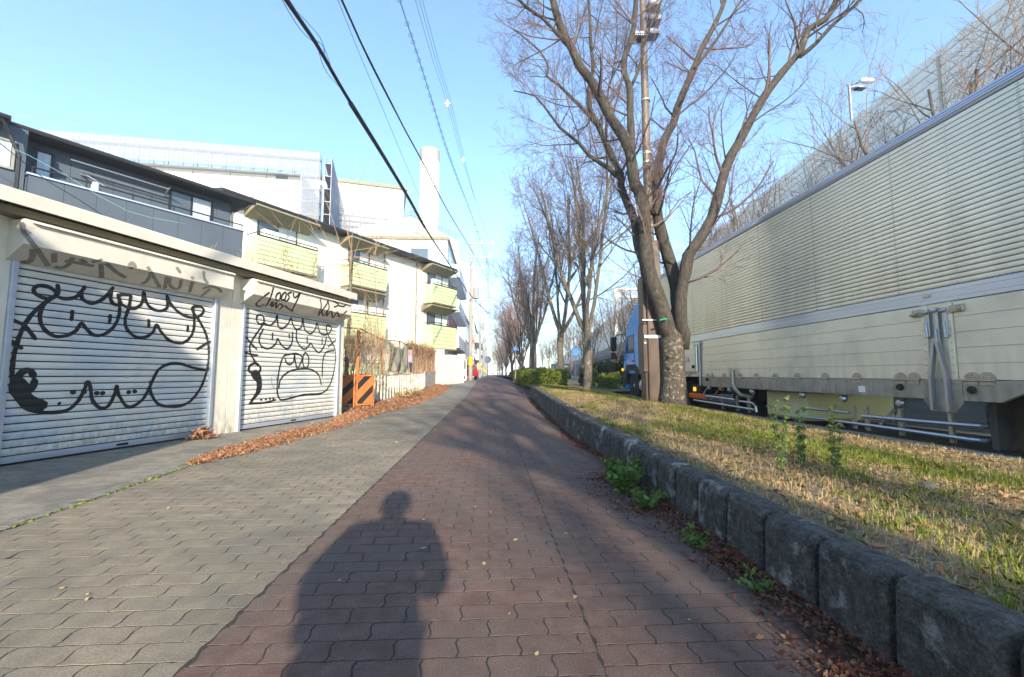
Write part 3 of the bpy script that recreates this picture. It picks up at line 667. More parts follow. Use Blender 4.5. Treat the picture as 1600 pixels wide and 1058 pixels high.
# ------------------------------------------------------------ rusty striped gate, fences
def stripes():
    m = bpy.data.materials.new('black_and_orange_stripes'); m.use_nodes = True; t = m.node_tree; b = t.nodes['Principled BSDF']; b.inputs['Roughness'].default_value = .7
    g = t.nodes.new('ShaderNodeTexCoord'); s = t.nodes.new('ShaderNodeSeparateXYZ'); t.links.new(g.outputs['Object'], s.inputs[0])
    a = t.nodes.new('ShaderNodeMath'); a.operation = 'MULTIPLY_ADD'; t.links.new(s.outputs[0], a.inputs[0]); a.inputs[1].default_value = -1.0; t.links.new(s.outputs[2], a.inputs[2])
    d = t.nodes.new('ShaderNodeMath'); d.operation = 'MULTIPLY'; d.inputs[1].default_value = 1/.5; t.links.new(a.outputs[0], d.inputs[0])
    f = t.nodes.new('ShaderNodeMath'); f.operation = 'FRACT'; t.links.new(d.outputs[0], f.inputs[0])
    c = t.nodes.new('ShaderNodeMath'); c.operation = 'LESS_THAN'; c.inputs[1].default_value = .42; t.links.new(f.outputs[0], c.inputs[0])
    n = t.nodes.new('ShaderNodeTexNoise'); n.inputs['Scale'].default_value = 14; n.inputs['Detail'].default_value = 8
    r = t.nodes.new('ShaderNodeMapRange'); r.inputs[1].default_value = .5; r.inputs[2].default_value = .7; r.inputs[4].default_value = .7; t.links.new(n.outputs[0], r.inputs[0])
    o = t.nodes.new('ShaderNodeMix'); o.data_type = 'RGBA'; t.links.new(r.outputs[0], o.inputs[0]); o.inputs[6].default_value = (.5,.15,.035,1); o.inputs[7].default_value = (.3,.1,.035,1)
    k = t.nodes.new('ShaderNodeMix'); k.data_type = 'RGBA'; t.links.new(c.outputs[0], k.inputs[0]); t.links.new(o.outputs[2], k.inputs[6]); k.inputs[7].default_value = (.012,.012,.012,1)
    t.links.new(k.outputs[2], b.inputs['Base Color']); return m
M_stripe = stripes()
def fx(Y): return -3.75+.02*(Y-12)      # fence line
gt = thing('striped_gate', 'rusty orange gate with black diagonal stripes beside the second garage', 'gate', (-4.42, 12.05, 0))
for k, (gx_, gy_, L, an) in enumerate(((0, 0, .66, .15), (.72, .1, .5, .75))):
    o = MB().box(.02, L-.02, -.012, .012, .17, .93).build('striped_panel', M_stripe, gt); o.location = (gx_, gy_, 0); o.rotation_euler = (0, 0, an)
    fr = MB()
    for z in (.14, .95): fr.box(0, L, -.022, .022, z-.02, z+.02)
    for xx in (0, L): fr.box(xx-.02, xx+.02, -.024, .024, .06, 1.0)
    o = fr.build('frame', M_rust, gt); o.location = (gx_, gy_, 0); o.rotation_euler = (0, 0, an)
# tall rusty posts and rails of the wire fence
wf = thing('wire_fence', 'tall rusty orange fence posts with sagging wire net behind the white pickets', 'fence', (fx(12), 12, 0))
py = [12.2, 14.7, 17.2, 19.5, 21.5, 23.3, 25, 26.5]
for i, yy in enumerate(py):
    MB().tube([(fx(yy)+.04, yy, -.05), (fx(yy)+.04, yy, 2.3+gpf(yy))], .045 if i == 0 else .035, 10).build('post', M_rust, wf, world=True)
for z in (2.28, 1.0): 
    P = [(fx(yy)+.04+random.gauss(0, .01), yy, z+gpf(yy)-(.12 if i % 2 else 0)) for i, yy in enumerate(py)]
    MB().tube(P, .018, 6).build('rail', M_dark if z > 2 else M_rust, wf, world=True)
MB().tube([(fx(12.2), 12.2, 2.28), (-3.9, 11.3, 2.2), (-4.0, 10.4, 2.2)], .016, 6).build('rail', M_dark, wf, world=True)
net = MB()
yy = 12.2
while yy < 26.4:
    net.tube([(fx(yy)+.04, yy, 1.0+gpf(yy)), (fx(yy)+.04+random.gauss(0, .01), yy+.55, 2.2+gpf(yy))], .0028, 3, False); net.tube([(fx(yy)+.045, yy+.55, 1.0+gpf(yy)), (fx(yy)+.045, yy, 2.2+gpf(yy))], .0028, 3, False); yy += .11
o = net.build('wire_net', M_steel, wf, world=True); o['kind'] = 'stuff'
for yy in (19.9, 20.6, 22.2, 22.7, 23.8, 24.4, 25.6): MB().box(fx(yy)+.06, fx(yy)+.09, yy, yy+.17, .95+gpf(yy), 2.25+gpf(yy)).build('rusty_board', M_rust, wf, world=True)
# white pickets
M_picket = mat('peeling_white_picket', (.55,.5,.43), (.68,.64,.58), rough=.8, scale=12, dirt=(.3,.17,.09), dscale=9, dsplit=(.5,.68))
pf = thing('picket_fence', 'low peeling white picket fence with fallen leaves against its foot', 'fence', (fx(13)+.15, 13, 0))
yy = 13.5
while yy < 22.3:
    zz = gpf(yy); MB().box(-.028+fx(yy)+.15, .028+fx(yy)+.15, yy-.028, yy+.028, .05+zz, .93+zz+random.gauss(0, .012), .006).build('picket', M_picket, pf, world=True); yy += .40
MB().box(fx(24)+.12, fx(24)+.16, 22.45, 26.7, .3, 1.15).build('peeling_board', M_picket, pf, world=True)
for z in (.95,): MB().tube([(fx(q)+.12, q, z+gpf(q)) for q in (13.2, 16, 19, 22, 25, 26.7)], .024, 6).build('rail', M_picket, pf, world=True)
# hanging sheet
M_tarp = mat('faded_tarpaulin', (.42,.42,.36), (.3,.34,.16), rough=.8, scale=2.5, dirt=(.36,.22,.22), dscale=3, dsplit=(.52,.62))
tp = MB(); nu, nv = 22, 16; vs = []; y0t, y1t = 15.0, 18.7
for j in range(nv+1):
    for i in range(nu+1):
        u, v = i/nu, j/nv; pin = .10*v
        yy = y0t+(y1t-y0t)*(u*(1-2*pin)+pin); z = 2.18-1.1*v-.16*math.sin(PI*u)*(1-v)+.03*math.sin(9*u+2*v)
        vs.append((fx(yy)+.10+.05*math.sin(14*u+3*v)*(.3+v)+.03*math.sin(31*u-2*v), yy, z+gpf(yy)))
fs = [(j*(nu+1)+i, j*(nu+1)+i+1, (j+1)*(nu+1)+i+1, (j+1)*(nu+1)+i) for j in range(nv) for i in range(nu)]
o = MB().add(vs, fs).build('tarpaulin', M_tarp, smooth=True); tag(o, 'faded greenish cloth sheet hanging from the rusty wire fence', 'tarpaulin')
sf = o.modifiers.new('t', 'SOLIDIFY'); sf.thickness = .004
sg = thing('notice_sign', 'small red and white notice on a thin post behind the picket fence', 'sign', (fx(18.5)+.1, 18.5, gpf(18.5)))
MB().tube([(0, 0, 0), (0, 0, 1.5)], .02, 6).build('post', M_steel, sg); MB().box(-.2, .2, -.012, .012, 1.45, 2.0, .004).build('board', M_scaf, sg); MB().box(-.18, .18, -.016, -.0125, 1.78, 1.97).build('red_band', mat('faded_red_band', (.4,.16,.16), rough=.8), sg); MB().box(-.15, .15, -.016, -.0125, 1.5, 1.74).build('print_block', mat('faded_print', (.45,.35,.45), (.2,.2,.35), scale=30), sg)
# ------------------------------------------------------------ wing-body trailer and blue tractor
TX = 4.9
def TY(x): return onX(x, 585, TX).y
def TP(x, y, X=TX): q = onX(x, y, X); return q.y, q.z
tr = thing('semi_trailer', 'long silver ribbed box trailer parked at the kerb on the right', 'trailer', (6.1, 7.5, .1))
B0, B1 = .6, 13.0
b = MB(); b.box(TX+.03, 7.36, B0, B1, 1.06, 3.72); b.box(TX+.03, 7.36, B0, 9.6, .8, 1.06); b.build('body_core', M_alub, tr, world=True)
rb = MB(); rb.add([(x, y, z) for y in (B0-.02, B1+.02) for x, z in ((TX-.015, 3.71), (TX-.03, 3.74), (TX-.03, 3.785), (TX-.01, 3.83), (TX+.04, 3.85), (7.36, 3.85), (7.42, 3.80), (7.42, 3.71))],
       [tuple(range(8)), tuple(reversed(range(8, 16)))]+[(i, 8+i, 8+(i+1) % 8, (i+1) % 8) for i in range(8)]); rb.build('roof_rail', M_alub, tr, world=True)
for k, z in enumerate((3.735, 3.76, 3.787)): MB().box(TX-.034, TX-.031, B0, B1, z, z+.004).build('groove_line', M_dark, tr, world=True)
NR = 32; z0r, z1r = 1.925, 3.70; rp = (z1r-z0r)/NR
pr = [(.03, .003), (.0, .0035), (-.0135, .008), (-.0155, rp*.45), (-.0145, rp-.005), (.0, rp-.0025), (.03, rp-.002)]
sm = MB(); n = len(pr)
sm.add([(x, yy, z) for yy in (0, B1-B0) for x, z in pr], [tuple(range(n)), tuple(reversed(range(n, 2*n)))]+[(i, n+i, n+(i+1) % n, (i+1) % n) for i in range(n)])
me = sm.mesh('rib', M_alu)
for i in range(NR): link('rib', me, tr, (TX-6.1, B0-7.5, z0r+i*rp-.1))
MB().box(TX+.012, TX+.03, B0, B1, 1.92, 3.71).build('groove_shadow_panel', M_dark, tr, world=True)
# rivet columns over the ribs
ys = [TY(1512)+(TY(1163)-TY(1512))/3*(k*.5-3) for k in range(22)]; ys = [v for v in ys if B0+.1 < v < B1-.1]
for k, yy in enumerate(ys):
    rv = MB(); big = k % 2 == 0
    for i in range(NR):
        z = z0r+(i+.5)*rp
        for s in ((-.012, .012) if big else (0,)): rv.add([(TX-.0155, yy+s-.005, z-.005), (TX-.0155, yy+s+.005, z-.005), (TX-.0155, yy+s+.005, z+.005), (TX-.0155, yy+s-.005, z+.005), (TX-.021, yy+s, z)], [(0,1,4),(1,2,4),(2,3,4),(3,0,4)])
        if big: rv.box(TX-.0165, TX-.0145, yy-.0015, yy+.0015, z-rp*.4, z+rp*.4)
    rv.build('rivet_row', M_steel, tr, world=True)
MB().box(TX-.018, TX+.03, B0, B1, 1.755, 1.921, .006).build('side_rail', M_alub, tr, world=True)
for z in (1.80, 1.87): MB().box(TX-.0205, TX-.0185, B0, B1, z, z+.005).build('groove_line', M_steel, tr, world=True)
sr = MB()
for i in range(240): yy = B0+.03+i*.0515; sr.box(TX-.019, TX-.012, yy, yy+.03, 1.923, 1.93)
sr.build('drip_edge', M_steel, tr, world=True)['kind'] = 'stuff'
# drop sides: five boards per bay between the posts
p0_, p1_ = TY(1499), TY(1450); q2_ = TY(1093)
bays = [(B0, p0_), (p1_, q2_-.08), (q2_+.08, B1)]
for a, c in bays:
    nb = 5; hh = (1.75-.925)/nb
    lo = .925
    for i in range(nb): MB().box(TX-.012, TX+.02, a+.004, c-.004, lo+i*hh+.0012, lo+(i+1)*hh-.0006, .003).build('side_board', M_panel, tr, world=True)
# beam below
bm = MB(); bm.prism([(B0+.0, .71), (9.55, .71), (9.85, 1.06-.0), (9.87, .92), (B0, .92)][:2]+[(9.78, .918), (B0, .918)], 'x', TX-.02, TX+.03) if False else None
bm.add([(x, y, z) for x in (TX-.02, TX+.03) for y, z in ((3.85, .71), (9.55, .71), (9.72, .918), (B0, .918), (B0, .83), (3.62, .83))], [(0,1,2,3,4,5), (11,10,9,8,7,6)]+[(i, 6+i, 6+(i+1) % 6, (i+1) % 6) for i in range(6)])
bm.build('frame_beam', M_beam, tr, world=True)
MB().box(TX-.018, TX+.03, 9.74, B1, .98, 1.055).build('front_beam', M_beam, tr, world=True)
def hinge(Y, z=.918, s=.07):
    h = MB(); h.add([(x, Y+s*math.cos(t), z+.015+s*1.0*max(math.sin(t), 0)) for x in (TX-.014, TX-.024) for t in [PI*i/8 for i in range(9)]], [tuple(range(9)), tuple(reversed(range(9, 18)))]+[(i, 9+i, 9+(i+1) % 9, (i+1) % 9) for i in range(9)])
    h.box(TX-.03, TX-.014, Y-s*.9, Y+s*.9, z-.045, z-.01); h.tube([(TX-.034, Y-s*1.1, z), (TX-.034, Y+s*1.1, z)], .013, 8)
    for a in (-.5, .5): h.disc((TX-.027, Y+a*s, z+.035), .008, 'x', .008, 6)
    h.disc((TX-.027, Y, z+.055), .008, 'x', .008, 6)
    hb = h.build('hinge', M_steel, tr, world=True)
for x in (1107, 1113.5, 1132.4, 1158, 1183, 1212.7, 1247, 1291, 1340.7, 1408.8, 1430, 1520.7, 1545): hinge(TY(x))
hinge(3.55); hinge(3.0); hinge(2.3)
for x in (1078,1068): hinge(TY(x), .98)
for x, y in ((1410, 605), (1523, 609.5), (1107, 593), (1085, 573)):
    Y, z = TP(x, y); MB().lathe([(.0, -.04), (.032, -.035), (.04, -.015), (.036, 0)], (TX-.018, Y, z), 'x', 14).build('rubber_stop', M_black, tr, world=True)
Y, z = TP(1349, 608); MB().box(TX-.0225, TX-.0203, Y-.05, Y+.05, z-.04, z+.04).build('paper_label', M_signwhite, tr, world=True)
# centre post with its latches
def post(y0, y1, zb=.60):
    w_ = y1-y0
    p = MB(); p.box(TX+.0, TX+.02, y0, y1, .925, 1.755)
    for a, c in ((y0, y0+w_*.17), (y1-w_*.17, y1)): p.box(TX-.03, TX+.0, a, c, .925, 1.75, .004)
    pp = p.build('post', M_panel, tr, world=True)
    pl = MB(); m0, m1 = (y0+y1)/2-w_*.62, (y0+y1)/2+w_*.62
    pl.add([(x, y, z) for x in (TX-.026, TX-.0205) for y, z in ((m0, .93), (m0, zb+.1), (m0+w_*.25, zb), (m1-w_*.25, zb), (m1, zb+.1), (m1, .93))], [tuple(range(6)), tuple(reversed(range(6, 12)))]+[(i, 6+i, 6+(i+1) % 6, (i+1) % 6) for i in range(6)])
    pl.build('foot_plate', M_beam, tr, world=True)
    st = MB(); c = (y0+y1)/2
    for sg_ in (-1, 1):
        st.add([(x, c+sg_*u, z) for x in (TX-.075, TX-.03) for u, z in ((.0, 1.34), (w_*.1, 1.33), (w_*.3, .95), (w_*.3, zb+.01), (w_*.22, zb+.01), (w_*.2, .95))], [tuple(range(6)), tuple(reversed(range(6, 12)))]+[(i, 6+i, 6+(i+1) % 6, (i+1) % 6) for i in range(6)])
    st.build('support_arm', M_chrome, tr, world=True)
    for u, z, L in ((-.3, 1.71, .34), (-.02, 1.72, .5), (.28, 1.71, .32)):
        l = MB(); q = c+u*w_; l.box(TX-.045, TX-.012, q-w_*.07, q+w_*.07, z-L, z-.01, .006); l.tube([(TX-.055, q-w_*.09, z-.05), (TX-.055, q+w_*.09, z-.05)], .016, 8); l.tube([(TX-.05, q, z-L*.5), (TX-.06, q-w_*.05, z-L)], .013, 6); l.build('latch', M_chrome, tr, world=True)
    for u in (-.62, .62):
        l = MB(); q = c+u*w_; l.box(TX-.04, TX-.014, q-w_*.25, q+w_*.2, 1.63, 1.71, .01); l.tube([(TX-.046, q-.03, 1.67), (TX-.046, q+.06*(1 if u > 0 else -1), 1.655)], .02, 8); l.build('catch', M_steel, tr, world=True)
    rv = MB()
    for i in range(9):
        z = 1.0+i*.078
        for yy in (y0+w_*.08, y1-w_*.08): rv.disc((TX-.032, yy, z), .007, 'x', .006, 6)
    for i in range(4):
        for j in (-.5, -.38, .38, .5): rv.disc((TX-.029, c+w_*j, .69+i*.06), .007, 'x', .006, 6)
    rv.build('rivet_row', M_steel, tr, world=True)
post(p0_, p1_, .58)
l = MB(); l.box(TX-.028, TX-.018, TY(1467), TY(1455), 1.83, 1.86, .004); l.build('catch_plate', M_steel, tr, world=True)
p = MB(); p.box(TX-.04, TX+.02, q2_-.06, q2_+.06, .93, 1.75, .006); p.box(TX-.05, TX-.03, q2_-.14, q2_-.08, .72, 1.72); p.tube([(TX-.06, q2_, 1.05), (TX-.06, q2_, 1.65)], .03, 8); p.box(TX-.06, TX-.02, q2_-.18, q2_+.17, 1.66, 1.74, .01); p.build('post', M_chrome, tr, world=True)
# second bracket hanging over the beam
Y, z = TP(1151, 590); p = MB(); p.tube([(TX-.05, Y+.06, 1.05), (TX-.05, Y+.06, .80), (TX-.05, Y-.02, .68), (TX+.0, Y-.12, .58), (TX+.15, Y-.2, .55)], .035, 8); p.tube([(TX-.04, Y+.13, 1.1), (TX-.04, Y+.13, .72)], .018, 8); p.tube([(TX-.04, Y-.05, 1.1), (TX-.04, Y-.05, .95)], .018, 8); p.build('stay_bracket', M_steel, tr, world=True)
# chassis
c = MB(); c.box(5.35, 5.5, B0, 12.6, .72, 1.0); c.box(6.75, 6.9, B0, 12.6, .72, 1.0)
for i in range(10): c.box(5.5, 6.75, 1+i*1.15, 1.1+i*1.15, .8, .95)
c.box(5.2, 7.2, 8.3, 8.45, .45, .85); c.box(5.25, 5.5, 8.25, 8.5, .15, .8); c.box(6.8, 7.05, 8.25, 8.5, .15, .8); c.build('chassis', M_under, tr, world=True)
MB().box(5.3, 7.1, 7.95, 9.1, .45, .78, .03).build('spare_wheel_carrier', M_under, tr, world=True)
M_tool = mat('pale_yellow_box_paint', (.62,.6,.33), (.66,.64,.38), rough=.4, scale=3)
MB().box(5.15, 6.7, 6.75, 7.75, .22, .70, .04).build('toolbox', M_tool, tr, world=True)
# mudguard and wheels
MB().box(5.02, 5.5, 4.02, 4.08, .22, .85, .01).build('mud_flap', mat('dusty_rubber', (.05,.048,.045), (.08,.075,.07), rough=.9, scale=5), tr, world=True)
def wheel(parent, X, Y, R=.5, Wd=.28, rimmat=M_chrome, world=True):
    t = MB(); t.lathe([(R*.62, 0), (R*.94, .0), (R, .03), (R, Wd-.03), (R*.94, Wd), (R*.62, Wd)], (X, Y, .1+R), 'x', 32)
    wv = t.build('wheel', M_black, parent, world=world)
    r = MB(); r.lathe([(R*.61, .02), (R*.55, .03), (R*.5, .1), (R*.26, .09), (R*.22, .02), (R*.12, .0), (R*.1, -.01)], (X, Y, .1+R), 'x', 28)
    if world: r.v = [(a-parent.location.x, b_-parent.location.y, z-parent.location.z) for a, b_, z in r.v]
    r.build('rim', rimmat, wv)
    bl = MB()
    for i in range(8): a = 2*PI*i/8; bl.disc((X+.055, Y+math.cos(a)*R*.38, .1+R+math.sin(a)*R*.38), .018, 'x', .09, 6)
    if world: bl.v = [(a-parent.location.x, b_-parent.location.y, z-parent.location.z) for a, b_, z in bl.v]
    bl.build('wheel_nuts', M_steel, wv); return wv
for Y in (3.3, 2.05): wheel(tr, 5.02, Y, .48); wheel(tr, 7.0, Y, .48)
# guard rails
def bent(pts, r=.022): return MB().tube(catmull3(pts), r, 8)
def catmull3(pts, step=.05):
    if len(pts) < 3: return [Vector(p) for p in pts]
    P = [Vector(p) for p in pts]; P = [P[0]*2-P[1]]+P+[P[-1]*2-P[-2]]; out = []
    for i in range(1, len(P)-2):
        n = max(1, int((P[i+1]-P[i]).length/step)); n = min(n, 8)
        for k in range(n):
            t = k/n; out.append(.5*((2*P[i])+(P[i+1]-P[i-1])*t+(2*P[i-1]-5*P[i]+4*P[i+1]-P[i+2])*t*t+(3*P[i]-P[i-1]-3*P[i+1]+P[i+2])*t**3))
    out.append(P[-2]); return out
gx = 4.98
A1 = [(gx, *TP(x, y, gx)) for x, y in ((1084.6,616),(1115,620),(1148,624.6))]; A2 = [(gx, *TP(x, y, gx)) for x, y in ((1156,627),(1170,628.7),(1177,630.5),(1181,636),(1182,644))]; A3 = [(gx, *TP(x, y, gx)) for x, y in ((1084.6,625),(1178,640))]
B1_ = [(gx, *TP(x, y, gx)) for x, y in ((1258,652),(1256,645),(1257,639),(1263,638),(1300,642),(1327,645))]; B2 = [(gx, *TP(x, y, gx)) for x, y in ((1256,651),(1380,667.5),(1518,687))]; B3 = [(gx, *TP(x, y, gx)) for x, y in ((1348,650),(1440,658.5),(1518,665))]
for P in (A1, A2, A3, B1_): MB().tube(catmull3(P), .022, 8).build('guard_rail', M_chrome, tr, world=True)
for P in (B2, B3): P = P+[(gx+.02, P[-1][1]-.06, P[-1][2]), (gx+.12, P[-1][1]-.09, P[-1][2])]; MB().tube(catmull3(P), .024, 8).build('guard_rail', M_chrome, tr, world=True)
for x in (1127, 1150, 1168, 1330, 1350, 1402, 1480): Y = onX(x, 640, gx).y; MB().box(gx+.02, gx+.06, Y-.02, Y+.02, .24, .56).build('rail_bracket', M_steel, tr, world=True)
for x0, y0, x1, y1 in ((1097,620,1107,603),(1110,625,1122,610),(1167,633,1180,612),(1395,660,1420,628),(1375,664,1398,640)):
    p0, p1 = onX(x0, y0, gx+.03), onX(x1, y1, gx+.2); MB().tube([p0, p1], .018, 6).build('rail_bracket', M_steel, tr, world=True)
for x, y in ((1256,617),(1320,623),(1410,630),(1110,606),(1141.7,609),(1177,611.5)):
    q = onX(x, y, TX+.06); lm = MB(); lm.lathe([(.0, -.06), (.035, -.055), (.05, -.03), (.05, 0), (.03, .02)], q, 'x', 16); lp = lm.build('marker_lamp', M_chrome, tr, world=True)
    br = MB(); br.tube([q+Vector((.01, 0, 0)), q+Vector((.06, 0, .1))], .014, 6); br.v = [(a-6.1, b_-7.5, c_-.1) for a, b_, c_ in br.v]; br.build('bracket', M_steel, lp)
q = onX(1126, 606.6, TX+.05); MB().box(q.x, q.x+.03, q.y-.085, q.y+.085, q.z-.05, q.z+.05, .01).build('orange_reflector', M_orange, tr, world=True)
for s in (-.04, .04): MB().disc((q.x-.004, q.y+s, q.z), .032, 'x', .008, 14).build('reflector_disc', mat('reflector_disc', (.85,.3,.08), rough=.2), tr, world=True)
q = onX(1085.8, 608, TX+.1); MB().box(q.x+.011, q.x+.05, q.y-.28, q.y+.2, q.z-.12, q.z+.12, .01).build('lamp_housing', M_black, tr, world=True); MB().box(q.x-.02, q.x+.01, q.y-.055, q.y+.055, q.z-.05, q.z+.05, .01).build('side_lamp', M_amber, tr, world=True)
q = onX(1085, 619, TX+.05); MB().box(q.x, q.x+.04, q.y-.5, q.y+.3, q.z-.05, q.z+.07, .02).build('orange_light_bar', M_orange, tr, world=True)
# writing on the front bay
def text(s, size, loc, rot, m, parent, name='lettering', world=True, ext=.002, align='LEFT'):
    cu = bpy.data.curves.new(name, 'FONT'); cu.body = s; cu.size = size; cu.extrude = ext; cu.align_x = align; cu.materials.append(m)
    tmp = bpy.data.objects.new(name, cu); me = bpy.data.meshes.new_from_object(tmp); bpy.data.objects.remove(tmp); me.materials.clear(); me.materials.append(m)
    o = bpy.data.objects.new(name, me); C.objects.link(o); o.parent = parent
    L = Vector(loc); L = L-parent.location if world else L
    o.location = L; o.rotation_euler = rot; return o
M_lett = mat('blue_lettering', (.05,.15,.42), rough=.5)
q = onX(1063, 565, TX); text('12 TATA', .17, (TX-.0145, q.y+.1, q.z-.03), (PI/2, 0, -PI/2), M_lett, tr)
q = onX(1064, 550, TX); text('R', .2, (TX-.0145, q.y, q.z-.05), (PI/2, 0, -PI/2), M_lett, tr)
q = onX(1068, 535, TX); MB().prism([(q.y-.2, q.z-.1), (q.y+.35, q.z-.1), (q.y+.1, q.z+.22)], 'x', TX-.0145, TX-.0125).build('red_triangle_mark', mat('red_mark', (.45,.08,.05), rough=.5), tr, world=True)
# ---- tractor
tc = thing('truck_tractor', 'bright blue truck cab coupled to the silver trailer, nose pointing away', 'truck', (6.1, 14.3, .1))
cx0, cx1 = 4.93, 7.37
prof = [(13.45, .98), (13.45, 3.0), (13.75, 3.3), (14.1, 3.36), (14.75, 2.9), (15.05, 2.55), (15.42, 1.75), (15.5, 1.2), (15.5, .98)]
def cabprism(prof, x0, x1, ins=.07):
    n = len(prof); cyy = sum(p[0] for p in prof)/n; czz = sum(p[1] for p in prof)/n
    rings = []
    for x, k in ((x0, ins), (x0+ins*.5, ins*.25), (x0+ins*1.4, 0), (x1-ins*1.4, 0), (x1-ins*.5, ins*.25), (x1, ins)):
        rings.append([(x, y+(cyy-y)*k*.5, z+(czz-z)*k*.4) for y, z in prof])
    vs = [p for r in rings for p in r]; fs = [tuple(range(n)), tuple(reversed(range(5*n, 6*n)))]
    for j in range(5): fs += [(j*n+i, j*n+n+i, j*n+n+(i+1) % n, j*n+(i+1) % n) for i in range(n)]
    return MB().add(vs, fs)
cb = cabprism(prof, cx0, cx1).build('cab', M_blue, tc, world=True); smooth_by_angle(cb, 35)
MB().box(cx0-.02, cx0+.05, 13.1, 13.75, 1.0, 3.05, .02).build('side_deflector', M_blue, tc, world=True)
MB().prism([(13.2, 3.0), (13.7, 3.0), (14.05, 3.34), (13.6, 3.42), (13.25, 3.45)], 'x', 5.2, 7.1).build('roof_deflector', M_blue, tc, world=True)
MB().add([(cx0-.006, y, z) for y, z in ((14.35, 1.72), (14.35, 2.35), (14.95, 2.35), (15.3, 1.72))]+[(cx0+.02, y, z) for y, z in ((14.35, 1.72), (14.35, 2.35), (14.95, 2.35), (15.3, 1.72))], [(0,3,2,1), (4,5,6,7), (0,1,5,4), (1,2,6,5), (2,3,7,6), (3,0,4,7)]).build('side_window', M_glass, tc, world=True)
ws = MB(); ws.add([(5.1, 15.45, 1.75), (7.2, 15.45, 1.75), (7.2, 15.08, 2.6), (5.1, 15.08, 2.6), (5.1, 15.42, 1.73), (7.2, 15.42, 1.73), (7.2, 15.05, 2.58), (5.1, 15.05, 2.58)], [(0,1,2,3), (7,6,5,4), (0,4,5,1), (1,5,6,2), (2,6,7,3), (3,7,4,0)]); ws.build('windscreen', M_glass, tc, world=True)
dl = MB()
for a, c in (((14.28, 1.05), (14.28, 2.45)), ((15.2, 1.05), (15.2, 1.7))): dl.tube([(cx0-.004, *a), (cx0-.004, *c)], .008, 4)
dl.build('door_seam', M_dark, tc, world=True); MB().box(cx0-.03, cx0, 14.34, 14.5, 1.42, 1.46, .01).build('door_handle', M_dark, tc, world=True)
MB().prism([(13.85, .95), (13.9, 1.15), (14.2, 1.32), (15.0, 1.32), (15.3, 1.1), (15.5, 1.1), (15.52, .5), (15.25, .5), (15.1, .85), (14.85, 1.12), (14.2, 1.12), (13.97, .9)], 'x', cx0-.03, cx0+.35).build('fender', M_under, tc, world=True)
MB().box(cx0+.3, cx1, 15.2, 15.56, .35, 1.0, .05).build('bumper', M_under, tc, world=True); MB().box(cx0-.02, cx0+.3, 15.2, 15.55, .45, .95, .04).build('corner_bumper', M_blue, tc, world=True)
q = onX(973, 574.5, cx0-.05); MB().lathe([(0, -.03), (.05, -.02), (.055, .02)], (cx0-.05, 15.45, 1.15), 'x', 12).build('turn_signal', M_amber, tc, world=True)
MB().box(cx0+.0, cx0+.4, 15.56, 15.6, .55, .85, .01).build('headlight', M_signwhite, tc, world=True)
wheel(tc, cx0+.04, 14.47, .5, .28); wheel(tc, 7.02, 14.47, .5, .28); wheel(tc, cx0+.06, 11.2, .5, .5); wheel(tc, 6.8, 11.2, .5, .5)
f = MB(); f.box(5.5, 5.65, 9.9, 14, .75, .95); f.box(6.65, 6.8, 9.9, 14, .75, .95); f.box(5.5, 6.8, 13, 13.9, .6, .95); f.box(5.2, 7.1, 12.2, 13.1, .4, 1.0); f.build('chassis', M_under, tc, world=True)
MB().tube([(cx0+.2, 13.0, .62), (cx0+.2, 13.75, .62)], .26, 16).build('fuel_tank', M_alub, tc, world=True)
MB().tube([(cx0, 15.2, 2.45), (cx0-.15, 15.75, 2.45), (cx0-.22, 15.9, 2.3)], .02, 6).build('mirror_arm', M_dark, tc, world=True); MB().tube([(cx0, 15.3, 1.5), (cx0-.15, 15.8, 1.5), (cx0-.22, 15.9, 1.7)], .02, 6).build('mirror_arm', M_dark, tc, world=True)
MB().box(cx0-.34, cx0-.12, 15.86, 15.96, 1.85, 2.4, .04).build('mirror', M_black, tc, world=True); MB().box(cx0-.33, cx0-.13, 15.86, 15.96, 1.55, 1.8, .04).build('mirror', M_black, tc, world=True)

# ------------------------------------------------------------ bare trees
def grow(mb, p, d, r, L, depth, rng, spec, out=None):
    """one curved branch; recurses into side branches. spec: dict"""
    n = max(3, int(L/spec['seg'])) ; n = min(n, 9); pts = [Vector(p)]; d = Vector(d).normalized(); dd = d.copy(); step = L/n
    for i in range(n):
        dd = (dd+Vector((rng.gauss(0, 1), rng.gauss(0, 1), rng.gauss(0, 1)))*spec['wob'][depth]+Vector((0, 0, spec['up'][depth]))).normalized()
        pts.append(pts[-1]+dd*step)
    r1 = max(r*spec['tap'][depth], spec.get('rmin', .0022)); r = max(r, r1); rads = [r+(r1-r)*(i/n) for i in range(n+1)]
    tgt = mb[0] if r > spec['thick'] else mb[1]
    tgt.tube(pts, rads, 8 if r > .05 else (5 if r > .015 else 3), False)
    if depth+1 >= spec['levels']: return
    nb = spec['n'][depth]; nb = nb if isinstance(nb, int) else rng.randint(*nb)
    for k in range(nb):
        t = spec['t0'][depth]+(1-spec['t0'][depth])*((k+rng.random())/nb); i = min(int(t*n), n-1); fq = t*n-i
        q = pts[i].lerp(pts[i+1], fq); ax = (pts[i+1]-pts[i]).normalized(); rr = rads[i]
        perp = ax.orthogonal().normalized(); perp.rotate(Matrix.Rotation(rng.uniform(0, 2*PI), 3, ax))
        ang = math.radians(rng.uniform(*spec['ang'][depth])); nd = ax*math.cos(ang)+perp*math.sin(ang)
        nl = L*rng.uniform(*spec['len'][depth])*(1-.35*t)
        grow(mb, q, nd, min(rr*.72, rr*rng.uniform(.4, .62)), nl, depth+1, rng, spec)
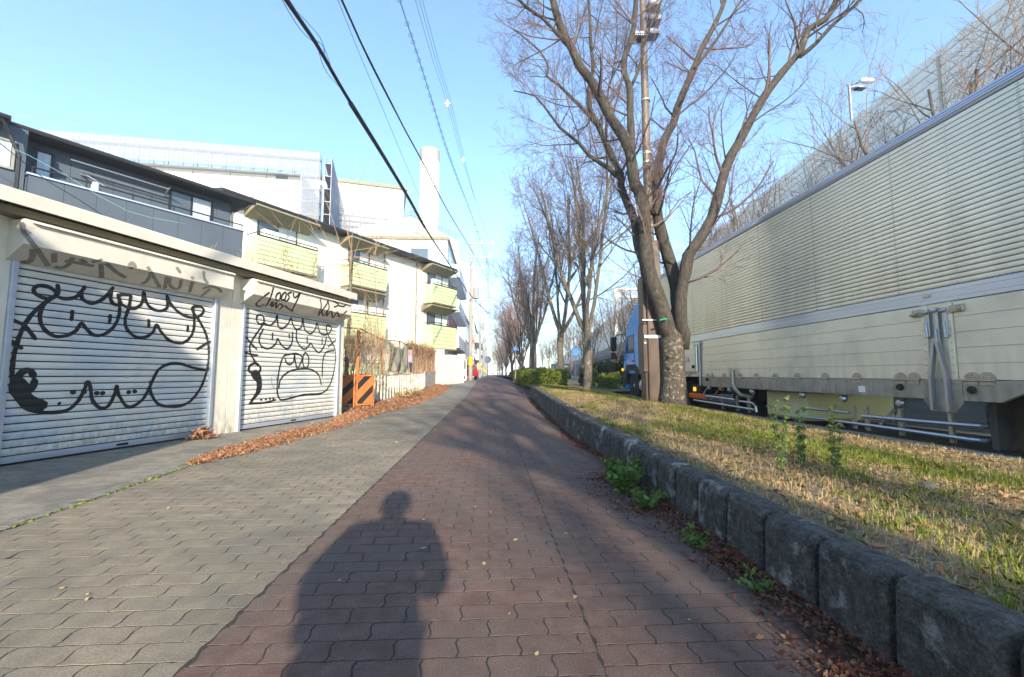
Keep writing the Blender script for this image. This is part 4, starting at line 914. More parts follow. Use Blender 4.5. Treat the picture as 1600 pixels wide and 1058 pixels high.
ZEL = dict(seg=.35, levels=6, thick=.016, wob=[.02,.07,.1,.12,.14,.16], up=[0,.10,.07,.05,.04,.02], tap=[.8,.42,.35,.3,.3,.3],
           n=[0,(6,8),(6,8),(5,7),(4,6),0], t0=[.8,.22,.18,.15,.12,.1], ang=[(15,35),(22,48),(25,55),(28,60),(30,60),(30,60)], len=[(.9,1.1),(.45,.65),(.42,.62),(.4,.6),(.4,.65),(.4,.6)])
def bare_tree(name, seed, H, trunk_h, r, spread=(14, 34), nl=5, levels=5, bark=None, twig=None, leader=True, dens=1., rmin=.0035):
    rng = random.Random(seed); spec = dict(ZEL); spec['levels'] = levels; spec['rmin'] = rmin
    T = MB(); tw = MB(); mb = (T, tw)
    # trunk
    pts = [Vector((0, 0, -.15)), Vector((0, 0, .02)), Vector((rng.gauss(0, .02), rng.gauss(0, .02), trunk_h*.35)), Vector((rng.gauss(0, .05), rng.gauss(0, .05), trunk_h*.7)), Vector((rng.gauss(0, .06), rng.gauss(0, .06), trunk_h))]
    T.tube(catmull3(pts, .3), [r*(1.45 if i == 0 else 1.15 if i == 1 else 1.) for i in range(len(catmull3(pts, .3)))], 12)
    top = pts[-1]; ph = rng.uniform(0, 2*PI)
    for k in range(nl):
        a = ph+2*PI*k/nl+rng.gauss(0, .25); th = math.radians(rng.uniform(*spread)) if (k or not leader) else math.radians(5)
        d = Vector((math.cos(a)*math.sin(th), math.sin(a)*math.sin(th), math.cos(th)))
        grow(mb, top-Vector((0, 0, rng.uniform(0.05, .5)*(trunk_h > 1))), d, r*rng.uniform(.45, .65), (H-trunk_h)*rng.uniform(.75, .98), 1, rng, spec)
    mt = T.mesh('trunk', bark or M_bark, True); mw = tw.mesh('crown', twig or M_twig)
    return mt, mw
TREES = {}
def put_tree(key, x, y, z, rz, s, label, group, name='bare_tree', twig=None):
    mt, mw = TREES[key]
    t = thing(name, label, 'tree', (x, y, z), rz, group); t.scale = (s, s, s)
    link('trunk', mt, t); link('crown', mw, t); return t
TREES['a'] = bare_tree('a', 11, 10.5, 2.6, .17, nl=5, spread=(14, 38), levels=6, bark=M_barklt)
TREES['b'] = bare_tree('b', 23, 10, 2.2, .16, nl=5, spread=(12, 36), levels=6, bark=M_barklt)
TREES['c'] = bare_tree('c', 37, 9, 1.6, .13, nl=6, spread=(14, 40), levels=6, twig=M_twigred)
TREES['d'] = bare_tree('d', 41, 7.5, 1.3, .10, nl=6, spread=(12, 30), levels=5, bark=M_barklt, twig=M_twiglt, rmin=.003)
TREES['e'] = bare_tree('e', 79, 11, 2.4, .27, nl=5, spread=(10, 34), levels=4, bark=M_barklt)
TREES['shrub'] = bare_tree('s', 53, 2.6, .1, .022, nl=7, spread=(15, 45), levels=4, bark=M_vine, twig=M_vine, leader=False)
# ------------------------------------------------------------ the big forked tree beside the brown pole
mt_ = thing('forked_street_tree', 'big leafless tree with dark forking limbs and flaking pale trunk beside the brown pole', 'tree', (3.62, 8.35, float(gz(3.62, 8.35))))
ML = mt_.location
trng = random.Random(99); BT = MB(); BTw = MB()
def limb(name, pix, y0, y1, r0, r1, twigs=14, tl=(.7, 1.5), t0=.15, sub=4, ext=None):
    """limb traced along its outline, at its own distance y0..y1"""
    P = []
    n = len(pix)
    for i, (x, y) in enumerate(pix):
        t = i/(n-1); Y = y0+(y1-y0)*t; P.append(onY(x, y, Y))
    if ext:
        P.append(P[-1]+Vector(ext)*.5+Vector((0, 0, .2))); P.append(P[-1]+Vector(ext)*.5)
    Q = catmull3(P, .18); m = len(Q); R = [.87*(r0+(r1-r0)*(i/(m-1))**.85) for i in range(m)]
    R = [r*(1+.05*math.sin(i*1.9)+trng.gauss(0, .025)) for i, r in enumerate(R)]
    MB_ = MB().tube(Q, R, 12)
    o = MB_.build(name, M_bark, mt_, world=True, smooth=True)
    spec = dict(ZEL); spec['levels'] = sub+1; spec['thick'] = .018; spec['wob'] = [.1,.11,.13,.16,.18,.2]; spec['n'] = [0,(4,6),(4,6),(3,5),(3,4),0]; spec['seg'] = .16; spec['rmin'] = .0016
    for k in range(twigs):
        t = t0+(1-t0)*((k+trng.random())/twigs); i = min(int(t*(m-1)), m-2); ax = (Q[i+1]-Q[i]).normalized()
        perp = ax.orthogonal().normalized(); perp.rotate(Matrix.Rotation(trng.uniform(0, 2*PI), 3, ax)); ang = math.radians(trng.uniform(35, 80))
        grow((BTw, BTw), Q[i], ax*math.cos(ang)+perp*math.sin(ang), min(R[i]*.42, trng.uniform(.012, .03)), trng.uniform(*tl)*(1.15-.3*t), 1, trng, spec)
    return Q, R
# trunk
P = [onY(x, y, 8.35) for x, y in ((1053, 634), (1053, 622), (1053, 600), (1052, 570), (1051, 545), (1050, 522), (1049, 505))]
MB().tube(catmull3(P, .12), [.30, .27, .25, .235]+[.225]*(len(catmull3(P, .12))-4-3)+[.23, .2, .12], 18).build('trunk', M_barktr, mt_, world=True, smooth=True)
c3 = lambda L: [(780+x/3.526, y/3.526) for x, y in L]; c4 = lambda L: [(780+x/3.778, 280+y/3.778) for x, y in L]; c2 = lambda L: [(1040+x/2.645, 80+y/2.645) for x, y in L]
limb('limb', c4([(1020,960),(990,870),(950,730),(900,600),(870,450),(860,300),(850,150),(820,60)])+c3([(745,1010),(720,840),(690,760),(620,660),(560,540),(510,450),(440,360),(400,270),(350,180),(310,60),(280,-60)]), 8.35, 7.6, .19, .055, 26, ext=(-.5,-.2,.9))
limb('limb', c4([(900,640),(865,545),(850,480),(820,400),(800,250),(760,150),(720,50)])+c3([(670,960),(620,860),(580,770),(540,680),(500,600),(498,480),(518,380),(505,250),(500,120),(490,-20)]), 8.3, 8.9, .12, .03, 22)
limb('limb', c3([(540,690),(490,630),(400,540),(330,470),(262,420),(270,370),(230,290),(130,200),(60,150)]), 8.65, 9.2, .05, .012, 16)
limb('limb', c3([(665,985),(600,925),(500,860),(440,790),(330,700),(310,670),(250,590),(200,530),(80,500)]), 8.5, 8.1, .06, .012, 18)
limb('limb', c3([(390,265),(300,165),(240,100),(150,40),(90,-20)]), 7.75, 7.4, .045, .03, 10)
limb('limb', c3([(725,880),(730,780),(722,640),(718,480),(688,400),(690,320),(735,180),(750,60),(752,-60)]), 8.2, 8.5, .09, .05, 20, ext=(0,.1,.9))
limb('limb', c3([(720,490),(770,380),(798,250),(830,150),(880,60),(900,-40)]), 8.35, 8.0, .04, .02, 10)
limb('limb', c3([(590,760),(592,650),(600,500),(625,420),(680,320),(700,200),(745,60)]), 8.6, 9.3, .035, .012, 12)
limb('limb', c3([(620,430),(640,300),(650,150),(640,30)]), 9.0, 9.4, .025, .01, 8)
limb('limb', c4([(1045,960),(1043,870),(1055,760),(1045,640),(1010,500),(960,330),(930,180),(935,50)])+c3([(850,1010),(880,900),(910,770),(960,680),(980,600),(1040,450),(1075,370),(1120,260),(1180,150),(1230,40),(1250,-40)]), 8.35, 9.1, .17, .04, 24, ext=(.3,.2,.9))
limb('limb', c3([(1075,380),(1160,270),(1230,170),(1290,70),(1340,-10),(1380,-80)]), 8.85, 9.3, .045, .02, 12, ext=(.4,.1,.7))
limb('limb', c3([(960,640),(915,590),(905,560),(850,450),(830,420)]), 8.95, 8.5, .025, .008, 8)
limb('limb', c4([(930,210),(900,190),(870,150),(830,120),(780,60)]), 8.6, 8.1, .06, .02, 6)
limb('limb', [(1066,545),(1069,520)]+c4([(1075,870),(1072,700),(1098,550),(1115,450),(1150,400)])+c2([(190,690),(250,480),(300,380),(400,200),(480,90),(555,0),(590,-90)])+[(1290,30),(1312,-10)], 8.3, 7.4, .15, .05, 30, tl=(.6, 1.5), ext=(.5,-.2,.7))
limb('limb', [(1250,88),(1275,68),(1300,40),(1345,0),(1380,-40)], 7.5, 7.2, .05, .02, 12, ext=(.4,-.1,.4))
limb('limb', c2([(250,460),(240,400),(230,250),(270,140)]), 7.9, 7.6, .018, .006, 8)
limb('limb', c2([(410,205),(300,130),(210,60),(160,50)]), 7.75, 7.4, .016, .006, 9)
BTw.build('crown', M_twig, mt_, world=True)
MB().tube([onY(1031, 500.5, 8.1), onY(1036, 499, 8.08), onY(1042, 498.5, 8.1)], .018, 6).build('green_strap', mat('green_strap', (.02,.25,.14), rough=.6), mt_, world=True)
kn = MB()
for x, y in ((1060,545),(1056,550),(1058,558),(1062,568),(1048,575),(1056,585),(1060,592),(1046,556)):
    q = onY(x, y, 8.14); kn.lathe([(.03, -.02), (.028, .01), (.015, .02)], q, 'y', 8)
kn.build('bark_knots', M_barklt, mt_, world=True)
# ---- brown pole with equipment casing and floodlights
pz = float(gz(3.25, 8.3))
bp = thing('floodlight_pole', 'brown steel pole with a tall casing and floodlights on top beside the forked tree', 'pole', (3.22, 8.6, pz))
q0 = onY(1021.5, 600, 8.6); px = q0.x
MB().box(px-.15, px+.15, 8.45, 8.8, pz-.1, 3.75, .015).build('casing', M_brown, bp, world=True)
cs = MB(); cs.box(px-.20, px-.153, 8.5, 8.78, pz-.1, 1.02, .008); cs.box(px-.24, px-.153, 8.48, 8.8, 1.03, 2.0, .008); cs.box(px-.22, px-.153, 8.5, 8.78, 2.01, 3.0, .008); cs.build('cable_cover', M_brown, bp, world=True)
MB().tube([(px+.0, 8.62, 3.7), (px-.01, 8.62, 6), (px-.0, 8.62, 9.3)], [.095, .085, .068], 12).build('pole', mat('brown_pole_paint', (.13,.09,.068), (.19,.15,.12), rough=.42, scale=9, spec=.5), bp, world=True)
for x, y, w_, h_ in ((1022, 526, .2, .03), (1015, 500, .15, .012)):
    q = onY(x, y, 8.44); MB().box(q.x-w_, q.x+w_, 8.435, 8.447, q.z-h_, q.z+h_).build('tape', M_signwhite, bp, world=True)
MB().disc((px-.2, 8.475, 1.62), .02, 'y', .01, 10).build('knob', M_signwhite, bp, world=True)
for dx, z, sx in ((.24, 8.75, 1), (.18, 8.42, 1), (-.14, 8.35, -1), (.24, 9.1, 1)):
    l = MB(); l.box(px+dx-.15, px+dx+.15, 8.48, 8.76, z-.03, z+.08, .03); fl = l.build('floodlight', M_scaf, bp, world=True)
    g_ = MB(); 
    for i in range(7): g_.box(px+dx-.14+i*.042, px+dx-.125+i*.042, 8.47, 8.77, z-.045, z-.03)
    g_.v = [(a-bp.location.x, b_-bp.location.y, c_-bp.location.z) for a, b_, c_ in g_.v]; g_.build('grille', M_alub, fl)
    MB().tube([(px, 8.62, z), (px+dx, 8.6, z)], .025, 6).build('bracket', M_dark, bp, world=True)
cl = MB()
for z in (4.1, 5.5, 5.7, 6.9): cl.disc((px, 8.62, z), .1, 'z', .04, 12)
cl.build('clamp', M_steel, bp, world=True)

# ---- row of street trees in the strip
def z_at(x, y): return float(gz(x, y))
put_tree('b', 3.68, 16, z_at(3.68, 16), .4, 1.0, 'second tree along the strip, twin dark trunk beside the trimmed hedge', 'bare trees in the planting strip')
put_tree('a', 3.65, 21.8, .7, 2.2, 1.0, 'pale trunked bare tree rising from the middle of the green hedge', 'bare trees in the planting strip')
put_tree('b', 2.7, 27, .75, 3.6, .95, 'fourth bare tree, slim and upright behind the pale trunked one', 'bare trees in the planting strip')
put_tree('a', 3.6, 34, .8, 5.1, .95, 'bare tree behind the hedge, next to the round blue sign', 'bare trees in the planting strip')
rr = random.Random(5)
put_tree('c', 3.2, 42, .8, 1.1, 1.0, 'nearest of the reddish-twigged trees down the path', 'bare trees in the planting strip')
ORD = ['second', 'third', 'fourth', 'fifth', 'sixth', 'seventh', 'eighth', 'ninth', 'tenth']
for i, (x, y) in enumerate(((3.6, 50), (3.1, 59), (3.7, 68), (3.0, 78), (3.5, 90), (3.2, 104), (3.4, 120), (3.3, 140), (3.2, 165))):
    put_tree('c', x, y, .8, rr.uniform(0, 6), rr.uniform(.9, 1.1), 'reddish bare tree, '+ORD[i]+' nearest in the receding row beyond the round blue sign', 'distant reddish trees')
# median trees behind the truck, in front of the noise barrier
md = [(9.2, 4.2, 1.0), (9.0, 7.2, 1.0), (9.3, 10.5, .95), (9.1, 14, 1.0), (9.4, 18, .95), (9.0, 22.5, 1.0), (9.3, 27, .9), (9.6, 32, .95), (9.4, 38, .9), (9.8, 44, .95), (10, 52, .9), (10.5, 60, .95), (11, 70, 1.), (11.5, 82, 1.), (12, 96, 1.)]
for i, (x, y, s) in enumerate(md):
    s *= (1.0 if i else .9)
    near = ['bare roadside tree above the trailer roof near the right picture edge', 'bare roadside tree above the trailer, left of the nearest one', 'thin bare tree beside the expressway lamp, above the trailer roof', 'bare tree whose crown shows just left of the expressway lamp', 'bare tree over the middle of the trailer roof', 'low-looking bare tree over the front half of the trailer roof']
    put_tree('d', x, y, .1+gpf(y), rr.uniform(0, 6), s, near[i] if i < len(near) else 'bare tree before the expressway arches, '+ORD[i-6]+' beyond the one over the front of the trailer', 'bare trees before the expressway')
# trees behind the viewer whose shadows fall on the path
put_tree('e', 2.35, -5.4, .3, 1.0, 1., 'bare tree in the strip just behind the viewpoint, shadow across the red path', 'bare trees in the planting strip')
put_tree('e', 4.3, -13.0, .4, 3.1, 1.0, 'bare tree in the strip further behind the viewpoint', 'bare trees in the planting strip')

# ------------------------------------------------------------ hedges
def leaf_cloud(n, boxes, size, rng, shell=.25, wave=.14):
    """n small quads near the surface of boxes (x0,x1,y0,y1,z0,z1)"""
    vol = np.array([(b[1]-b[0])*(b[3]-b[2])+(b[1]-b[0]+b[3]-b[2])*2*(b[5]-b[4]) for b in boxes]); pick = rng.choice(len(boxes), n, p=vol/vol.sum())
    B = np.array(boxes)[pick]; u = rng.random((n, 3)); P = np.stack([B[:, 0]+u[:, 0]*(B[:, 1]-B[:, 0]), B[:, 2]+u[:, 1]*(B[:, 3]-B[:, 2]), B[:, 4]+u[:, 2]*(B[:, 5]-B[:, 4])], 1)
    side = rng.choice(5, n, p=[.2, .05, .25, .1, .4]); dp = np.abs(rng.normal(0, shell*.5, n))
    P[:, 0] = np.where(side == 0, B[:, 0]+dp, P[:, 0]); P[:, 0] = np.where(side == 1, B[:, 1]-dp, P[:, 0])
    P[:, 1] = np.where(side == 2, B[:, 2]+dp, P[:, 1]); P[:, 1] = np.where(side == 3, B[:, 3]-dp, P[:, 1])
    P[:, 2] = np.where(side == 4, B[:, 5]-dp, P[:, 2])
    bump = wave*_n2(P[:, 0]*2+P[:, 2]*2, P[:, 1]*2, 1.7)+wave*.6*_n2(P[:, 0]*5, P[:, 1]*4+P[:, 2]*5, 2)
    P[:, 2] += bump*(P[:, 2]-B[:, 4])/(B[:, 5]-B[:, 4]); P[:, 0] += bump*.6; P[:, 1] += bump*.6
    return quads(P, size, rng)
def quads(P, size, rng, flat=0., hexa=False):
    n = len(P); s = size*(.6+.8*rng.random(n))[:, None]
    a = rng.normal(size=(n, 3)); a[:, 2] *= (1-flat); a /= np.linalg.norm(a, axis=1)[:, None]
    b = rng.normal(size=(n, 3)); b[:, 2] *= (1-flat); b -= a*(a*b).sum(1)[:, None]; b /= np.linalg.norm(b, axis=1)[:, None]
    a = a*s; b = b*s*.55
    if hexa:
        c = np.cross(a, b); c /= np.linalg.norm(c, axis=1)[:, None]; c = c*s*.07*rng.normal(size=n)[:, None]
        return np.stack([P-a, P-a*.35+b*.95+c, P+a*.35+b*.75+c, P+a*1.05, P+a*.3-b*.8+c, P-a*.4-b*.9+c], 1).reshape(-1, 3)
    return np.stack([P-a, P+b*.9, P+a, P-b*.9], 1).reshape(-1, 3)
def hedge(label, boxes, n, size, m, core, name='hedge', cat='hedge', group=None, seed=1):
    b0 = boxes[0]; h = thing(name, label, cat, ((b0[0]+b0[1])/2, (b0[2]+b0[3])/2, b0[4]), 0, group)
    V = leaf_cloud(n, boxes, size, np.random.default_rng(seed)); V = V-np.array(h.location)
    o = np_mesh('foliage', V, 4, m, h)
    c_ = MB()
    for b in boxes: c_.box(b[0]+.16, b[1]-.16, b[2]+.16, b[3]-.16, b[4]-.1, b[5]-.16, .1)
    c_.build('twiggy_core', core, h, world=True); return h
M_core = mat('hedge_core', (.02,.028,.01), (.035,.04,.015), rough=1, scale=12)
hedge('trimmed bright green hedge at the end of the low concrete wall', [(1.82, 3.45, 18.6, 27, .4, 1.12), (1.9, 3.3, 27, 34, .5, 1.3)], 42000, .042, M_green_leaf, M_core, seed=3)
hedge('dark green hedge far behind the bush, left of the blue cab', [(7.4, 9.2, 27, 33, .1, 1.65)], 12000, .07, M_dkgreen_leaf, M_core, seed=4)
hedge('small round bush on the grass in front of the dark hedge', [(5.35, 6.2, 20, 21, .25, .95)], 6000, .04, M_green_leaf, M_core, 'bush', 'bush', seed=5)
hedge('small dark bush at the nose of the blue cab', [(5.0, 5.7, 22.5, 23.6, .25, 1.2)], 5000, .05, M_dkgreen_leaf, M_core, 'bush', 'bush', seed=15)
for i, (x, y, lb) in enumerate(((2.15, 36.5, 'low green hedge just past the round blue sign'), (2.2, 44, 'low green hedge further down the path, farthest visible one'))):
    hedge(lb, [(x, x+1.5, y, y+4, .5, 1.15)], 6000, .07, M_green_leaf, M_core, seed=6+i)
hedge('loose yellowish bush spilling over the end of the low wall', [(1.75, 2.2, 29, 31, .35, 1.0)], 3000, .05, M_straw, mat('dry_core', (.16,.12,.06), rough=1), 'bush', 'bush', seed=9)

# ------------------------------------------------------------ grass, leaves, weeds
def blades(n, xy, hgt, lean, wid, rng, z=None):
    x, y = xy; z = gz(x, y)-.01 if z is None else z
    a = rng.uniform(0, 2*PI, n); L = hgt*(.5+rng.random(n))*np.clip(.55+y*.15, .6, 1); ln = np.clip(lean*rng.normal(size=n), -1.5, 1.5); dx, dy = np.cos(a), np.sin(a); b = rng.uniform(0, 2*PI, n)
    p0 = np.stack([x-dx*wid, y-dy*wid, z], 1); p1 = np.stack([x+dx*wid, y+dy*wid, z], 1)
    mid = np.stack([x+np.cos(b)*L*ln*.4, y+np.sin(b)*L*ln*.4, z+L*.6*np.clip(1-.35*np.abs(ln), .3, 1)], 1); w2 = np.stack([dx*wid*.7, dy*wid*.7, 0*dx], 1)
    q0, q1 = mid-w2, mid+w2; tip = np.stack([x+np.cos(b)*L*ln, y+np.sin(b)*L*ln, z+L*np.clip(1-.45*np.abs(ln), .3, 1)], 1)
    return np.stack([p0, p1, q1, tip, q0], 1).reshape(-1, 3)
rg = np.random.default_rng(12)
def strip_pts(n, y0=-1., y1=19., bias=2.):
    y = y0+(y1-y0)*rg.random(n)**bias; x = 1.5+rg.random(n)*2.9; x += (np.array([wall_x(v) for v in y])-1.3)*(1-(x-1.5)/2.9); return x, y
def green_mask(x, y): 
    g = .5+.5*_n2(x*.9+3.1, y*.55+1.2, 1.5)+.22*_n2(x, y, 5)
    return g - .45*ss(3.0, 4.2, x)*(y < 8) + .15*(y > 13)
def lodraw(name, m, pts, sel, h, lean, wid, cat, label):
    x, y = pts; x, y = x[sel], y[sel]; V = blades(len(x), (x, y), h, lean, wid, rg); o = np_mesh(name, V, 5, m); tag(o, label, cat, kind='stuff')
P = strip_pts(210000); g = green_mask(*P)
lodraw('green_grass', M_grass, P, g+.35*rg.random(len(g)) > .73, .062, .7, .0022, 'grass', 'short green grass growing in patches on the raised planting strip')
P = strip_pts(170000); g = green_mask(*P)
lodraw('dry_grass', M_straw, P, g-.5*rg.random(len(g)) < .55, .05, 1.1, .0017, 'grass', 'dry straw-coloured grass between the green patches of the strip')
def leaves(name, label, x, y, z, size, m, flat=.75):
    rr_ = np.random.default_rng(len(x)); Pn = np.stack([x, y, z+size*.35*rr_.random(len(x))], 1); o = np_mesh(name, quads(Pn, size, rr_, flat, True), 6, m); tag(o, label, 'fallen leaves', kind='stuff'); return o
P = strip_pts(7500, bias=1.6); leaves('fallen_leaves', 'scattered brown leaves lying in the grass of the strip', P[0], P[1], gz(*P)+.014, .016, M_dleaf, .7)
P = strip_pts(26000, y1=7, bias=1.4); sel = P[0] > 2.6
leaves('straw_litter', 'dry straw and bark litter on the bare side of the strip by the kerb', P[0][sel], P[1][sel], gz(P[0][sel], P[1][sel])+.006, .012, M_straw, .8)
# leaves along the foot of the retaining wall
n = 17000; y = .6+17*rg.random(n)**1.9; y = y+.12*np.sin(y*7); wd = np.where(y < 4.3, .13, .05); x = np.array([wall_x(v) for v in y])-np.abs(rg.normal(0, 1, n))*wd*np.clip(1.0+.5*np.sin(y*2.2), .3, 2)
leaves('fallen_leaves', 'red-brown leaves gathered along the foot of the low concrete wall', x, y, gp(y)+.006+.05*np.exp(-((x-1.3)/.08)**2)*(y < 6), .0115, M_rleaf, .4)
# leaf drift before the fences
n = 40000; y = 8.6+19*rg.random(n)**1.25; xl = np.array([fx(v)+.05 for v in y]); xr_ = np.array([interp(v, [(8.6, -2.95), (11, -2.75), (14, -2.45), (20, -2.25), (27.6, -2.5)]) for v in y]); u = rg.random(n)**1.5
xl = np.where(y < 10.9, -3.05-.25*(y-8.6), xl); x = xl+(xr_-xl)*u+rg.normal(0, .05, n); hm = .14*(1-u)*ss(10.5, 13, y)
leaves('leaf_drift', 'thick drift of reddish brown leaves in front of the picket fence', x, y, gp(y)+.005+hm*rg.random(n), .03, M_dleaf, .45)
sh = sheet('leaf_mound', lambda y: fx(y)+.02, lambda y: interp(y, [(10.6, -3.2), (14, -2.7), (20, -2.5), (27.6, -2.9)]), [10.6, 11.5, 12.5, 14, 16, 18, 20, 22, 24, 26, 27.5], lambda x, y: gpf(y)+.1*max(0, 1-(x-fx(y))/.9)*min(1, (y-10.6)/2)-.004, mat('leaf_litter', (.22,.09,.045), (.33,.16,.08), rough=.95, scale=25), nx=4); tag(sh, 'bed of matted leaf litter under the leaf drift', 'fallen leaves', kind='stuff')
n = 9000; y = 4.9+3.9*rg.random(n); c_ = np.interp(y, [4.9, 6, 7.5, 8.8], [-3.22, -3.22, -3.12, -3.0]); w_ = np.interp(y, [4.9, 5.6, 6.6, 8.8], [.03, .12, .16, .16]); x = c_+rg.normal(0, 1, n)*w_
leaves('fallen_leaves', 'strip of red-brown leaves on the kerb line in front of the second garage', x, y, gp(y)+.004+.02*rg.random(n), .0165, M_dleaf, .5)
n = 380; y = 6.9+.3*rg.normal(size=n)*.3; x = -4.42+.06*rg.normal(size=n)+(y-6.9)*.3; leaves('fallen_leaves', 'small heap of red leaves at the foot of the pillar between the shutters', x, y, .01+.16*rg.random(n)*np.exp(-((x+4.42)/.06)**2), .03, M_dleaf, .3)
n = 500; y = .5+8*rg.random(n); x = -3.1+.03*rg.normal(size=n); x = np.array([edge_x(v) for v in y])+.02*rg.normal(size=n); o = np_mesh('joint_moss', quads(np.stack([x, y, np.full(n, .006)], 1), .016, np.random.default_rng(4), .7), 4, M_grass); tag(o, 'tiny weeds growing in the joint beside the kerb', 'weeds', kind='stuff')
n = 160; x = -3+4*rg.random(n); y = 1+9*rg.random(n); leaves('loose_leaves', 'few small pale leaves and specks strewn over the paving', x, y, .006+0*x, .014, M_straw, .9)
# leafy weeds at the wall foot
M_weedy = leafmat('feathery_weed', [(.2,.26,.08), (.3,.34,.13), (.13,.2,.06)], .35)
def weed(name, label, cat, x, y, z, h, r, n, size, m, seed, group=None, stems=7, spread=.5):
    t = thing(name, label, cat, (x, y, z), 0, group); rr_ = random.Random(seed); rn = np.random.default_rng(seed)
    st = MB(); pts = []
    for i in range(stems):
        a = rr_.uniform(0, 2*PI); L = h*rr_.uniform(.6, 1.05); q = Vector((rr_.gauss(0, r*.25), rr_.gauss(0, r*.25), 0)); d = Vector((math.cos(a)*spread, math.sin(a)*spread, 1)).normalized(); Q = []
        for k in range(7): Q.append(q+d*L*k/6+Vector((0, 0, -.25*spread*L*(k/6)**2)))
        st.tube(Q, [.004*(1-.1*k) for k in range(7)], 4); pts += [Q[rr_.randint(1, 6)]+Vector((rr_.gauss(0, size*.9), rr_.gauss(0, size*.9), rr_.gauss(0, size*.6))) for _ in range(n//stems)]
    st.build('stem', M_weed, t); np_mesh('foliage', quads(np.array([tuple(p) for p in pts]), size, rn, .35, True), 6, m, t); return t
weed('leafy_weed', 'lush green weed growing at the foot of the low wall', 'weed', 1.14, 3.6, 0, .36, .14, 650, .024, M_weed, 1, stems=12, spread=.65)
weed('leafy_weed', 'smaller green weed just nearer than the lush one, among brown leaves', 'weed', 1.16, 3.15, 0, .2, .12, 200, .022, M_weed, 2, stems=9, spread=.8)
weed('leafy_weed', 'small weed sprouting at the wall foot near two thirds down the wall', 'weed', 1.2, 2.45, 0, .15, .08, 80, .018, M_weed, 3, spread=.8)
weed('leafy_weed', 'tiny weed at the wall foot among red leaves close to the bottom edge', 'weed', 1.2, 1.95, 0, .13, .06, 60, .016, M_weed, 8, spread=.8)
for i, (x, y, h, lb) in enumerate(((2.12, 3.05, .52, 'leftmost of three tall feathery weeds in the grass'), (2.42, 3.25, .46, 'middle one of three tall feathery weeds in the grass'), (2.47, 2.98, .52, 'rightmost of three tall feathery weeds in the grass'))):
    weed('tall_weed', lb, 'weed', x, y, z_at(x, y), h, .02, 700, .0115, M_weedy, 20+i, 'tall weeds in the strip', stems=4, spread=.09)
weed('dry_weed', 'dead brown weed clump in front of the picket fence', 'weed', fx(18)+.45, 18, gpf(18), .8, .4, 500, .03, M_vine, 30, stems=40, spread=.9)
weed('leafy_weed', 'green and yellow weed clump against the picket fence', 'weed', fx(16)+.4, 16.3, gpf(16), .55, .3, 400, .035, M_straw, 31, stems=24, spread=.7)
weed('leafy_weed', 'dark leafy weed at the left end of the picket fence', 'weed', fx(14)+.4, 14.2, 0, .35, .3, 300, .03, M_vine, 32, stems=20, spread=.9)
# stones and a flat pebble in the strip
st = MB().lathe([(0, 0), (.05, .005), (.055, .02), (.03, .035), (0, .036)], (2.75, 2.6, z_at(2.75, 2.6)), 'z', 9).build('stone', M_kerb); tag(st, 'small pale stone on the bare soil of the strip', 'stone')
st = MB().lathe([(0, 0), (.13, .0), (.14, .03), (.09, .06), (0, .065)], (2.75, 1.9, z_at(2.75, 1.9)-.01), 'z', 9).build('stone', M_wallblk); tag(st, 'large dark stone half hidden in grass near the right edge', 'stone')

# ------------------------------------------------------------ dry shrubs and vines on the fence
for i, (x, y, s, lb) in enumerate(((-4.3, 12.5, 1.0, 'dense brown leafless shrub behind the rusty gate post'), (-4.4, 13.6, 1.1, 'leafless shrub behind the left end of the picket fence'), (-4.5, 14.6, .95, 'leafless shrub left of the hanging cloth sheet'), (-4.2, 11.2, .8, 'leafless dark shrub beside the second garage'), (-4.6, 18.2, .8, 'leafless shrub right of the hanging cloth sheet'), (-4.5, 23.5, .9, 'leafless shrub at the far end of the fence'))):
    put_tree('shrub', x, y, gpf(y), i*1.3, s, lb, 'dry shrubs behind the fence', 'dry_shrub')
vn = MB(); vr = random.Random(8)
for i in range(520):
    yy = vr.uniform(18.6, 26.3) if i > 90 else vr.uniform(12.4, 15); top = gpf(yy)+2.25+vr.gauss(0, .1); q = Vector((fx(yy)+vr.gauss(.05, .07), yy, top)); Q = [q]
    L = vr.uniform(.3, 1.4 if yy > 17 else .9)
    for k in range(5): q = q+Vector((vr.gauss(0, .03), vr.gauss(0, .07), -L/5)); Q.append(q)
    vn.tube(Q, .005, 3, False)
for i in range(500):
    yy = vr.uniform(18.4, 26.3); q = Vector((fx(yy)+vr.gauss(.05, .09), yy, gpf(yy)+2.25+vr.gauss(0, .12))); Q = [q]
    for k in range(4): q = q+Vector((vr.gauss(0, .05), vr.gauss(0, .12), vr.gauss(0, .06))); Q.append(q)
    vn.tube(Q, .005, 3, False)
o = vn.build('dry_vines', M_vine); tag(o, 'tangle of dry brown vines draped over the wire fence', 'vines', kind='stuff')
n = 3000; yy = 18.5+7.9*rg.random(n); x = np.array([fx(v) for v in yy])+.05+.08*rg.normal(size=n); z = gp(yy)+2.3-np.abs(rg.normal(0, .35, n)); o = np_mesh('dry_vine_leaves', quads(np.stack([x, yy, z], 1), .035, np.random.default_rng(6)), 4, M_dleaf); tag(o, 'withered brown leaves clinging to the vines on the fence', 'leaves', kind='stuff')
